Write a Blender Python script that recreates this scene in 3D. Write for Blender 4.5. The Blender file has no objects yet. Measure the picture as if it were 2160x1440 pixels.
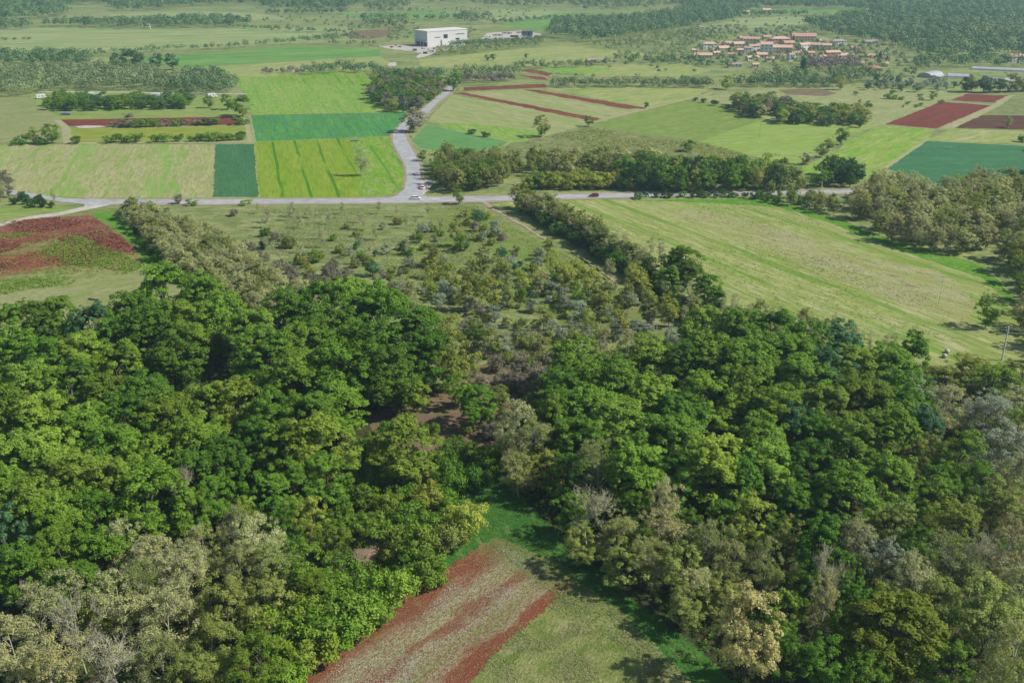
import bpy, math, random
import numpy as np
from mathutils import Vector, Matrix
# ------------------------------------------------------------------ camera, sky, sun, exposure
S = bpy.context.scene
C = S.collection
PITCH = math.radians(22.4); F = 2057.0; CAMH = 105.0
cam_d = bpy.data.cameras.new('camera'); cam = bpy.data.objects.new('camera', cam_d); C.objects.link(cam)
cam.location = (0, 0, CAMH); cam.rotation_euler = (math.pi/2 - PITCH, 0, 0)
cam_d.sensor_width = 36; cam_d.lens = F/2160*36; cam_d.clip_start = 0.5; cam_d.clip_end = 12000
S.camera = cam
SUN_EL = math.radians(44); SUN_AZ = math.radians(-9)      # azimuth from +x, negative = towards the camera
W = bpy.data.worlds.new('World'); S.world = W; W.use_nodes = True
wn = W.node_tree.nodes; wl = W.node_tree.links
sky = wn.new('ShaderNodeTexSky'); sky.sky_type = 'NISHITA'; sky.sun_disc = False
sky.sun_elevation = SUN_EL; sky.sun_rotation = math.radians(90) - SUN_AZ
wl.new(sky.outputs[0], wn['Background'].inputs[0]); wn['Background'].inputs[1].default_value = 0.08
sd = bpy.data.lights.new('sun', 'SUN'); sd.energy = 4.6; sd.angle = math.radians(0.6); sd.color = (1, .955, .87)
sun = bpy.data.objects.new('sun', sd); C.objects.link(sun)
sv = Vector((math.cos(SUN_EL)*math.cos(SUN_AZ), math.cos(SUN_EL)*math.sin(SUN_AZ), math.sin(SUN_EL)))
sun.rotation_euler = sv.to_track_quat('Z', 'Y').to_euler(); sun.location = (0, 0, 300)
S.view_settings.view_transform = 'Standard'; S.view_settings.look = 'None'
S.view_settings.exposure = 0.30; S.view_settings.gamma = 1.0
S.cycles.max_bounces = 6; S.cycles.diffuse_bounces = 3; S.cycles.transmission_bounces = 3
S.cycles.volume_bounces = 0; S.cycles.transparent_max_bounces = 6
S.cycles.use_adaptive_sampling = True; S.cycles.adaptive_threshold = 0.02

rng = np.random.default_rng(7); R = random.Random(11)
CP, SP = math.cos(PITCH), math.sin(PITCH)
def P(u, v, z=0.0):
    """photo pixel (2160x1440) -> world point on the plane at height z"""
    a = (u-1080)/F; b = (720-v)/F
    d = Vector((a, CP + b*SP, -SP + b*CP))
    t = (CAMH - z)/-d.z
    return Vector((d.x*t, d.y*t, z))
def scale_at(u, v, z=0.0):
    p = P(u, v, z); return F/(p.y*CP + (CAMH-z)*SP)          # photo pixels per metre
def pix(p):
    x, y, z = p[0], p[1], p[2]-CAMH
    dep = y*CP - z*SP; up = y*SP + z*CP
    return 1080 + F*x/dep, 720 - F*up/dep
def pxdir(a, b):
    p, q = P(*a), P(*b); return math.atan2(q.y-p.y, q.x-p.x)

# ------------------------------------------------------------------ helpers: objects and tags
def tag(o, label=None, cat=None, group=None, kind=None):
    if label: o['label'] = label
    if cat: o['category'] = cat
    if group: o['group'] = group
    if kind: o['kind'] = kind
    return o
def link(name, me, parent=None, mats=()):
    o = bpy.data.objects.new(name, me); C.objects.link(o)
    for m in mats: me.materials.append(m)
    if parent is not None: o.parent = parent
    return o
def empty(name, loc, rz=0, sc=(1, 1, 1)):
    o = bpy.data.objects.new(name, None); C.objects.link(o); o.empty_display_size = .5
    o.location = loc; o.rotation_euler = (0, 0, rz); o.scale = sc; return o
ORD = ['first','second','third','fourth','fifth','sixth','seventh','eighth','ninth','tenth','eleventh','twelfth','thirteenth',
 'fourteenth','fifteenth','sixteenth','seventeenth','eighteenth','nineteenth','twentieth']
def mesh_np(name, V, faces_n, Fidx, tint=None, smooth=False, matidx=None):
    """V (n,3); faces all with faces_n corners, Fidx flat"""
    me = bpy.data.meshes.new(name)
    nf = len(Fidx)//faces_n
    me.vertices.add(len(V)); me.vertices.foreach_set('co', np.asarray(V, np.float32).ravel())
    me.loops.add(len(Fidx)); me.loops.foreach_set('vertex_index', np.asarray(Fidx, np.int32))
    me.polygons.add(nf); me.polygons.foreach_set('loop_start', np.arange(0, nf*faces_n, faces_n, dtype=np.int32))
    if matidx is not None: me.polygons.foreach_set('material_index', np.asarray(matidx, np.int32))
    if smooth: me.polygons.foreach_set('use_smooth', np.ones(nf, bool))
    if tint is not None:
        at = me.attributes.new('tint', 'FLOAT', 'FACE'); at.data.foreach_set('value', np.asarray(tint, np.float32))
    me.update(calc_edges=True); return me

# ------------------------------------------------------------------ materials
def lin(c): return tuple(c)+(1.0,)
def nt_new(name):
    m = bpy.data.materials.new(name); m.use_nodes = True
    n = m.node_tree.nodes; l = m.node_tree.links; b = n['Principled BSDF']
    b.inputs['Specular IOR Level'].default_value = .25; b.inputs['Roughness'].default_value = .8
    return m, n, l, b
def plain(name, c, rough=.7, metal=0, vary=.12, scale=3.0, spec=.3):
    m, n, l, b = nt_new(name)
    b.inputs['Roughness'].default_value = rough; b.inputs['Metallic'].default_value = metal
    b.inputs['Specular IOR Level'].default_value = spec
    t = n.new('ShaderNodeTexNoise'); t.inputs['Scale'].default_value = scale; t.inputs['Detail'].default_value = 5
    g = n.new('ShaderNodeTexCoord'); l.new(g.outputs['Object'], t.inputs['Vector'])
    r = n.new('ShaderNodeMixRGB'); r.inputs[1].default_value = lin([x*(1-vary) for x in c]); r.inputs[2].default_value = lin([min(1, x*(1+vary)) for x in c])
    l.new(t.outputs['Fac'], r.inputs[0]); l.new(r.outputs[0], b.inputs['Base Color']); return m
def leaf_mat(name, a, b_, trans=.36, hue=.012, val=.2):
    m, n, l, b = nt_new(name)
    at = n.new('ShaderNodeAttribute'); at.attribute_name = 'tint'
    mx = n.new('ShaderNodeMixRGB'); mx.inputs[1].default_value = lin(a); mx.inputs[2].default_value = lin(b_)
    l.new(at.outputs['Fac'], mx.inputs[0])
    oi = n.new('ShaderNodeObjectInfo')
    hs = n.new('ShaderNodeHueSaturation'); l.new(mx.outputs[0], hs.inputs['Color'])
    mr = n.new('ShaderNodeMapRange'); mr.inputs[3].default_value = .5-hue; mr.inputs[4].default_value = .5+hue
    l.new(oi.outputs['Random'], mr.inputs[0]); l.new(mr.outputs[0], hs.inputs['Hue'])
    m2 = n.new('ShaderNodeMath'); m2.operation = 'MULTIPLY'; m2.inputs[1].default_value = 7.31; l.new(oi.outputs['Random'], m2.inputs[0])
    m3 = n.new('ShaderNodeMath'); m3.operation = 'FRACT'; l.new(m2.outputs[0], m3.inputs[0])
    mr2 = n.new('ShaderNodeMapRange'); mr2.inputs[3].default_value = 1-val; mr2.inputs[4].default_value = 1+val
    l.new(m3.outputs[0], mr2.inputs[0]); l.new(mr2.outputs[0], hs.inputs['Value'])
    l.new(hs.outputs[0], b.inputs['Base Color']); b.inputs['Roughness'].default_value = .65; b.inputs['Specular IOR Level'].default_value = .18
    tr = n.new('ShaderNodeBsdfTranslucent'); l.new(hs.outputs[0], tr.inputs['Color'])
    ms = n.new('ShaderNodeMixShader'); ms.inputs[0].default_value = trans
    l.new(b.outputs[0], ms.inputs[1]); l.new(tr.outputs[0], ms.inputs[2]); l.new(ms.outputs[0], n['Material Output'].inputs['Surface'])
    return m
def field(name, c1, c2, ang=0.0, big=28., fine=1.2, stretch=5., c3=None, c3amt=.3, rows=None, rowc=None, rowamt=.5, rw=.75, wobb=.15, bump=.25, c3scale=9., tracks=None):
    """grass/soil sheet: broad patches c1<->c2, fine mottling stretched along ang, optional third colour patches and rows"""
    m, n, l, b = nt_new(name)
    b.inputs['Roughness'].default_value = .95; b.inputs['Specular IOR Level'].default_value = .05
    g = n.new('ShaderNodeNewGeometry')
    mp = n.new('ShaderNodeMapping'); mp.inputs['Rotation'].default_value = (0, 0, -ang); l.new(g.outputs['Position'], mp.inputs['Vector'])
    def noise(sx, sy, det=6, rough=.6, off=0.0):
        k = n.new('ShaderNodeMapping'); k.inputs['Scale'].default_value = (1/sx, 1/sy, 1); k.inputs['Location'].default_value = (off, off*1.7, 0)
        l.new(mp.outputs[0], k.inputs['Vector'])
        t = n.new('ShaderNodeTexNoise'); t.inputs['Scale'].default_value = 1; t.inputs['Detail'].default_value = det; t.inputs['Roughness'].default_value = rough
        l.new(k.outputs[0], t.inputs['Vector']); return t.outputs['Fac']
    def ramp(src, a, c):
        q = n.new('ShaderNodeMapRange'); q.inputs[1].default_value = a; q.inputs[2].default_value = c; q.interpolation_type = 'SMOOTHSTEP'
        l.new(src, q.inputs[0]); return q.outputs[0]
    def mix(fac, a, c, mode='MIX'):
        q = n.new('ShaderNodeMixRGB'); q.blend_type = mode
        if isinstance(fac, float): q.inputs[0].default_value = fac
        else: l.new(fac, q.inputs[0])
        for i, x in ((1, a), (2, c)):
            if isinstance(x, tuple): q.inputs[i].default_value = lin(x)
            else: l.new(x, q.inputs[i])
        return q.outputs[0]
    nb = noise(big*stretch**.5, big/stretch**.5, 4, .55)
    col = mix(ramp(nb, .35, .65), tuple(c1), tuple(c2))
    if c3 is not None:
        n3 = noise(c3scale*stretch**.6, c3scale/stretch**.4, 8, .68, 31.)
        q = ramp(n3, .62-c3amt*.4, .72-c3amt*.25)
        col = mix(q, col, tuple(c3))
    nf = noise(fine*stretch, fine, 5, .7, 7.)
    dk = tuple(x*.64 for x in c1); q = n.new('ShaderNodeMath'); q.operation = 'MULTIPLY'; q.inputs[1].default_value = .75
    l.new(ramp(nf, .40, .66), q.inputs[0])
    col = mix(q.outputs[0], col, dk)
    nm = noise(4.5*stretch**.5, 3.2, 3, .6, 90.)
    col = mix(ramp(nm, .3, .7), col, mix(1.0, col, (.86, .88, .84), 'MULTIPLY'))
    if rows:
        sx = n.new('ShaderNodeSeparateXYZ'); l.new(mp.outputs[0], sx.inputs[0])
        wob = n.new('ShaderNodeMath'); wob.operation = 'MULTIPLY_ADD'; wob.inputs[1].default_value = rows*wobb; l.new(noise(40, 9, 2, .5, 3.), wob.inputs[0]); l.new(sx.outputs['Y'], wob.inputs[2])
        mu = n.new('ShaderNodeMath'); mu.operation = 'MULTIPLY'; mu.inputs[1].default_value = 2*math.pi/rows; l.new(wob.outputs[0], mu.inputs[0])
        si = n.new('ShaderNodeMath'); si.operation = 'SINE'; l.new(mu.outputs[0], si.inputs[0])
        br = n.new('ShaderNodeMath'); br.operation = 'MULTIPLY'; l.new(ramp(si.outputs[0], rw, 1.0), br.inputs[0])
        br2 = n.new('ShaderNodeMath'); br2.operation = 'MULTIPLY'; br2.inputs[1].default_value = rowamt*1.8
        l.new(ramp(noise(60, 2.5, 4, .6, 55.), .35, .7), br2.inputs[0]); l.new(br2.outputs[0], br.inputs[1]); br.use_clamp = True
        col = mix(br.outputs[0], col, tuple(rowc or dk))
    l.new(col, b.inputs['Base Color'])
    bm = n.new('ShaderNodeBump'); bm.inputs['Strength'].default_value = bump; bm.inputs['Distance'].default_value = .5
    l.new(noise(fine*1.6, fine*.9, 6, .7, 12.), bm.inputs['Height']); l.new(bm.outputs[0], b.inputs['Normal'])
    return m

# ------------------------------------------------------------------ ground sheets
def jitter_poly(pts, step, amp):
    out = []; n = len(pts)
    for i in range(n):
        a, b = pts[i], pts[(i+1) % n]; L = (b-a).length; k = max(1, min(400, int(L/step)))
        d = (b-a)/k; nrm = Vector((-d.y, d.x, 0)); nrm = nrm/(nrm.length+1e-9)
        for j in range(k):
            out.append(a + d*j + nrm*R.uniform(-amp, amp))
    return out
NSHEET = [0]
def sheet(name, poly, mat, z=.01, amp=.35, step=2.5, kind='structure'):
    NSHEET[0] += 1; z += .00013*(NSHEET[0] % 10)
    far = min(P(*p).y for p in poly)
    st = max(step, far/160)
    if far < 140: st = .35
    pts = jitter_poly([P(*p) for p in poly], st, amp if far < 600 else amp*2)
    me = bpy.data.meshes.new(name); me.from_pydata([(p.x, p.y, z) for p in pts], [], [list(range(len(pts)))]); me.update()
    if me.polygons[0].normal.z < 0: me.flip_normals()
    return tag(link(name, me, None, [mat]), kind=kind)

G = {}
GRASS = (.235, .27, .085); PALE = (.34, .345, .15); LIME = (.17, .28, .04)
G['ground'] = field('meadow ground', (.20, .25, .085), (.30, .32, .13), big=60, fine=2, stretch=2, c3=(.12, .19, .05), c3amt=.35, c3scale=22)
me = bpy.data.meshes.new('ground'); me.from_pydata([(-5000, -300, 0), (5000, -300, 0), (5000, 9000, 0), (-5000, 9000, 0)], [], [(0, 1, 2, 3)]); me.update()
tag(link('ground', me, None, [G['ground']]), kind='structure')

A = math.radians
vert_l = pxdir((640, 410), (610, 300)); vert_t = pxdir((500, 414), (496, 306))
mats = dict(
 pale=field('pale hay meadow', (.31, .32, .14), (.36, .35, .17), ang=vert_t, big=26, fine=1.2, stretch=6, c3=(.20, .31, .06), c3amt=.34, c3scale=12, rows=42, rowc=(.15, .30, .04), rowamt=.55, rw=.2, wobb=.5),
 teal=field('teal young wheat', (.05, .15, .06), (.07, .18, .075), ang=vert_t, fine=.9, stretch=9, rows=3.2, rowc=(.035, .14, .08), rowamt=.35, bump=.15),
 tealw=field('teal green wheat', (.07, .235, .05), (.10, .28, .07), ang=vert_t, big=30, fine=1.4, stretch=8, c3=(.09, .20, .11), c3amt=.3, rows=6, rowc=(.04, .17, .08), rowamt=.6),
 yell=field('yellow green barley', (.185, .29, .02), (.225, .31, .035), ang=vert_l, big=40, fine=.9, stretch=14, rows=12, rowc=(.06, .17, .01), rowamt=1.3, rw=.86, bump=.2),
 lush=field('lush bright grass', (.15, .30, .025), (.21, .33, .05), ang=vert_l, big=22, fine=1.6, stretch=4, c3=(.27, .32, .09), c3amt=.4, c3scale=10, rows=9, rowc=(.07, .20, .02), rowamt=.7),
 lush2=field('light green crop', (.19, .33, .05), (.25, .35, .085), ang=pxdir((560, 240), (530, 160)), big=40, fine=1.6, stretch=6, rows=10, rowc=(.10, .25, .03), rowamt=.6),
 olive=field('olive yellow grass', (.22, .28, .035), (.27, .30, .055), ang=pxdir((150, 285), (520, 281)), big=22, fine=1.4, stretch=8, rows=6, rowc=(.15, .23, .03), rowamt=.35),
 red=field('red ploughed soil', (.17, .045, .030), (.20, .058, .038), ang=pxdir((1900, 262), (2010, 220)), big=30, fine=.7, stretch=10, rows=1.6, rowc=(.12, .03, .022), rowamt=.35, bump=.4),
 redw=field('red worked soil', (.17, .05, .034), (.21, .075, .05), ang=pxdir((990, 200), (1240, 250)), big=30, fine=.9, stretch=10, c3=(.22, .16, .08), c3amt=.2, rows=2, rowc=(.12, .035, .025), rowamt=.4),
 dred=field('dark red beds', (.09, .03, .022), (.13, .05, .035), ang=pxdir((2020, 268), (2160, 270)), big=12, fine=.9, stretch=7, c3=(.10, .12, .04), c3amt=.32, rows=3, rowc=(.22, .15, .10), rowamt=.3),
 lawn=field('campsite lawn', (.19, .28, .06), (.27, .32, .10), ang=0, big=24, fine=1.6, stretch=4),
 ftop=field('far pale hay', (.26, .33, .13), (.36, .36, .16), ang=pxdir((0, 90), (600, 75)), big=70, fine=6, stretch=9, c3=(.15, .27, .08), c3amt=.34, c3scale=40),
 fgreen=field('far green crop', (.12, .27, .06), (.20, .33, .08), ang=pxdir((300, 125), (700, 108)), big=60, fine=5, stretch=9, c3=(.09, .20, .06), c3amt=.25, c3scale=40),
 grassr=field('pale ridge meadow', (.27, .33, .10), (.34, .35, .14), ang=pxdir((960, 130), (1250, 100)), big=45, fine=3, stretch=6, c3=(.20, .29, .07), c3amt=.25, c3scale=22),
 slope=field('pale striped meadow', (.28, .32, .12), (.35, .34, .17), ang=pxdir((980, 200), (1250, 252)), big=30, fine=1.6, stretch=9, c3=(.21, .31, .07), c3amt=.3, c3scale=14, rows=7, rowc=(.21, .26, .09), rowamt=.35),
 green15=field('mid green pasture', (.17, .26, .05), (.22, .28, .075), ang=pxdir((1280, 265), (1500, 230)), big=22, fine=1.5, stretch=5, c3=(.25, .29, .09), c3amt=.3, c3scale=10, rows=6, rowc=(.13, .21, .04), rowamt=.3),
 light16=field('light green pasture', (.24, .34, .07), (.28, .35, .10), ang=pxdir((1500, 300), (1800, 280)), big=40, fine=1.6, stretch=8, c3=(.19, .31, .05), c3amt=.25, c3scale=14, rows=8, rowc=(.19, .29, .05), rowamt=.3),
 lime17=field('bright green pasture', (.23, .34, .06), (.31, .36, .11), ang=pxdir((1840, 330), (1960, 280)), big=26, fine=1.6, stretch=6, c3=(.15, .32, .03), c3amt=.38, c3scale=14),
 teal21=field('dark teal wheat', (.05, .165, .07), (.07, .20, .085), ang=pxdir((1900, 350), (2160, 350)), big=20, fine=1.2, stretch=6, c3=(.05, .14, .09), c3amt=.25, bump=.2),
 tealrows=field('teal green drilled crop', (.11, .27, .07), (.15, .30, .10), ang=pxdir((890, 290), (1040, 305)), big=14, fine=1.2, stretch=9, c3=(.12, .22, .11), c3amt=.3, c3scale=5, rows=4.5, rowc=(.06, .22, .06), rowamt=.5),
 scrub=field('rough scrub grass', (.20, .23, .085), (.27, .28, .13), ang=.3, big=14, fine=1.3, stretch=2, c3=(.12, .16, .05), c3amt=.45, c3scale=5, bump=.6),
 scrub2=field('pale rough pasture', (.28, .31, .13), (.34, .35, .17), ang=.2, big=24, fine=1.6, stretch=3, c3=(.22, .27, .08), c3amt=.35, c3scale=9, bump=.4),
 bigm=field('cut hay meadow', (.235, .295, .07), (.315, .345, .12), ang=pxdir((1300, 460), (1900, 700)), big=34, fine=1.1, stretch=7, c3=(.40, .38, .21), c3amt=.36, c3scale=6, rows=15, rowc=(.13, .23, .03), rowamt=.8, rw=.3, wobb=.6, bump=.5),
 haypatch=field('dry hay patch', (.35, .345, .17), (.29, .32, .10), ang=pxdir((1300, 460), (1900, 640)), big=14, fine=1.0, stretch=4, c3=(.21, .14, .07), c3amt=.22, c3scale=4.5, rows=5, rowc=(.20, .26, .06), rowamt=.35, bump=.8),
 grove=field('dry olive grove grass', (.21, .265, .085), (.29, .31, .14), ang=0, big=22, fine=1.3, stretch=3, c3=(.15, .19, .06), c3amt=.46, c3scale=7, bump=.6),
 groveg=field('green grove grass', (.15, .23, .04), (.22, .26, .08), ang=0, big=12, fine=1.2, stretch=2, c3=(.24, .20, .12), c3amt=.3, c3scale=7, bump=.6),
 dirt=field('dry brown earth', (.23, .16, .10), (.17, .12, .08), ang=0, big=9, fine=1.0, stretch=2, c3=(.14, .15, .06), c3amt=.35, c3scale=4, bump=.7),
 soil=field('red clay soil', (.15, .045, .030), (.20, .065, .045), ang=pxdir((0, 500), (200, 465)), big=9, fine=.8, stretch=3, c3=(.26, .15, .11), c3amt=.22, c3scale=3, bump=1.0),
 weeds=field('weedy rough grass', (.20, .26, .07), (.27, .30, .13), ang=pxdir((0, 560), (200, 520)), big=9, fine=.9, stretch=3, c3=(.12, .22, .05), c3amt=.4, c3scale=5, bump=1.0),
 vivid=field('vivid green verge', (.09, .25, .02), (.14, .28, .035), ang=.6, big=12, fine=.9, stretch=2, c3=(.20, .27, .06), c3amt=.25, c3scale=5, bump=.6),
 leftm=field('pale mown meadow', (.24, .27, .10), (.29, .30, .14), ang=pxdir((0, 640), (300, 600)), big=20, fine=.9, stretch=3, c3=(.17, .25, .06), c3amt=.3, c3scale=8, bump=.5),
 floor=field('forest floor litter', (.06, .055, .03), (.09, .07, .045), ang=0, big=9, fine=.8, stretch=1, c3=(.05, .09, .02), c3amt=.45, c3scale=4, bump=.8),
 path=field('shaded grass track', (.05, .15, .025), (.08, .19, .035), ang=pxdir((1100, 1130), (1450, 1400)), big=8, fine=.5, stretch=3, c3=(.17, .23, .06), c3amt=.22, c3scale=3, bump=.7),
 bottom=field('tufted pale meadow', (.22, .27, .075), (.33, .33, .14), ang=.9, big=8, fine=.4, stretch=1.6, c3=(.15, .22, .045), c3amt=.38, c3scale=3.2, bump=1.0),
 redfield=field('red stony field', (.20, .075, .045), (.17, .06, .038), ang=pxdir((800, 1400), (1100, 1170)), big=5, fine=.35, stretch=4, c3=(.27, .19, .12), c3amt=.36, c3scale=1.5, bump=1.0),
 flower=field('white flowering strip', (.30, .28, .19), (.24, .24, .12), ang=pxdir((800, 1400), (1100, 1170)), big=5, fine=.3, stretch=4, c3=(.17, .075, .045), c3amt=.30, c3scale=1.5, bump=1.0),
 gravel=field('pale gravel', (.46, .42, .36), (.54, .50, .44), ang=0, big=20, fine=1, stretch=1, bump=.2),
 asphalt=field('worn pale asphalt', (.37, .37, .385), (.42, .42, .435), ang=0, big=16, fine=1.5, stretch=3, bump=.05),
 verge=field('dusty verge', (.34, .29, .20), (.28, .28, .14), ang=0, big=8, fine=.8, stretch=2, c3=(.38, .24, .17), c3amt=.25, c3scale=5),
 dirtpath=field('dirt track', (.44, .33, .25), (.38, .28, .21), ang=0, big=6, fine=.7, stretch=1.5, bump=.5),
 ltrack=field('worn grass track', (.36, .35, .19), (.33, .32, .16), ang=0, big=9, fine=1, stretch=2),
)
def band_mat(name, p0, dirpt, left, right, stops, S_=1., fade=True, weed=(.20, .215, .075)):
    """colour bands running along a track direction, broken up by noise"""
    m, n, l, b = nt_new(name); b.inputs['Roughness'].default_value = .95; b.inputs['Specular IOR Level'].default_value = .05
    a = P(*p0); d = (P(*dirpt)-a).normalized(); nn = Vector((d.y, -d.x, 0)); w0 = (P(*left)-a).dot(nn); w1 = (P(*right)-a).dot(nn)
    g = n.new('ShaderNodeNewGeometry')
    def math_(op, x, y):
        q = n.new('ShaderNodeMath'); q.operation = op
        for i, v in ((0, x), (1, y)):
            if isinstance(v, (int, float)): q.inputs[i].default_value = v
            else: l.new(v, q.inputs[i])
        return q.outputs[0]
    def dot(v):
        q = n.new('ShaderNodeVectorMath'); q.operation = 'DOT_PRODUCT'; l.new(g.outputs['Position'], q.inputs[0]); q.inputs[1].default_value = v; return q.outputs['Value']
    def noise(sc, det, off, along=1.):
        k = n.new('ShaderNodeMapping'); k.inputs['Rotation'].default_value = (0, 0, -math.atan2(d.y, d.x)); l.new(g.outputs['Position'], k.inputs['Vector'])
        k2 = n.new('ShaderNodeMapping'); sc = sc/S_; k2.inputs['Scale'].default_value = (sc/along, sc, 1); k2.inputs['Location'].default_value = (off, off, 0); l.new(k.outputs[0], k2.inputs['Vector'])
        t = n.new('ShaderNodeTexNoise'); t.inputs['Scale'].default_value = 1; t.inputs['Detail'].default_value = det; t.inputs['Roughness'].default_value = .68; l.new(k2.outputs[0], t.inputs['Vector']); return t.outputs['Fac']
    c = math_('SUBTRACT', dot(nn), a.dot(nn)+w0); c = math_('DIVIDE', c, w1-w0)
    c = math_('ADD', c, math_('MULTIPLY', math_('SUBTRACT', noise(.28, 6, 3., 3.), .5), .42))
    rp = n.new('ShaderNodeValToRGB'); l.new(c, rp.inputs[0]); e = rp.color_ramp.elements
    e[0].position = stops[0][0]; e[0].color = lin(stops[0][1]); e[1].position = stops[-1][0]; e[1].color = lin(stops[-1][1])
    for t, q in stops[1:-1]: x = e.new(t); x.color = lin(q)
    def mixc(fac, x, y):
        q = n.new('ShaderNodeMixRGB'); l.new(fac, q.inputs[0]); l.new(x, q.inputs[1]); q.inputs[2].default_value = lin(y); return q.outputs[0]
    def rng_(x, lo, hi, amt):
        q = n.new('ShaderNodeMapRange'); q.inputs[1].default_value = lo; q.inputs[2].default_value = hi; q.inputs[4].default_value = amt; l.new(x, q.inputs[0]); return q.outputs[0]
    col = mixc(rng_(noise(2.3, 6, 9., 1.8), .45, .60, .8), rp.outputs[0], (.185, .060, .030))
    col = mixc(rng_(noise(3.1, 5, 40., 1.5), .56, .64, .7), col, (.34, .32, .22))
    col = mixc(rng_(noise(.9, 5, 70., 2.), .54, .66, .65), col, weed)
    if fade:
     far = math_('SUBTRACT', dot(d), a.dot(d)+(P(1100, 1168)-a).dot(d)-5); far = math_('ADD', far, math_('MULTIPLY', noise(.4, 5, 5.), 5.0))
     col = mixc(rng_(far, 0., 7., .85), col, (.16, .20, .06))
    l.new(col, b.inputs['Base Color']); bm = n.new('ShaderNodeBump'); bm.inputs['Strength'].default_value = 1; bm.inputs['Distance'].default_value = .35
    l.new(noise(3.2, 7, 12.), bm.inputs['Height']); l.new(bm.outputs[0], b.inputs['Normal']); return m
RD, FL, GRN = (.21, .072, .038), (.31, .31, .17), (.22, .25, .10)
mats['redfield'] = band_mat('red stony field', (720, 1350), (1047, 1133), (720, 1350), (1050, 1368), [(0, RD), (.16, RD), (.27, (.27, .20, .13)), (.33, FL), (.44, FL), (.50, (.21, .10, .06)), (.56, (.22, .12, .08)), (.62, (.33, .31, .20)), (.76, GRN), (.84, (.30, .26, .17)), (.90, RD), (1., RD)])
mats['soil'] = band_mat('red clay and weeds', (0, 600), (250, 552), (100, 455), (60, 640), [(0, RD), (.12, (.22, .09, .06)), (.30, (.15, .045, .03)), (.38, (.19, .22, .07)), (.48, (.17, .05, .03)), (.62, (.18, .06, .04)), (.68, (.17, .23, .06)), (.8, (.24, .27, .10)), (1., (.22, .26, .09))], 3.2, False, (.17, .22, .06))
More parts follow.
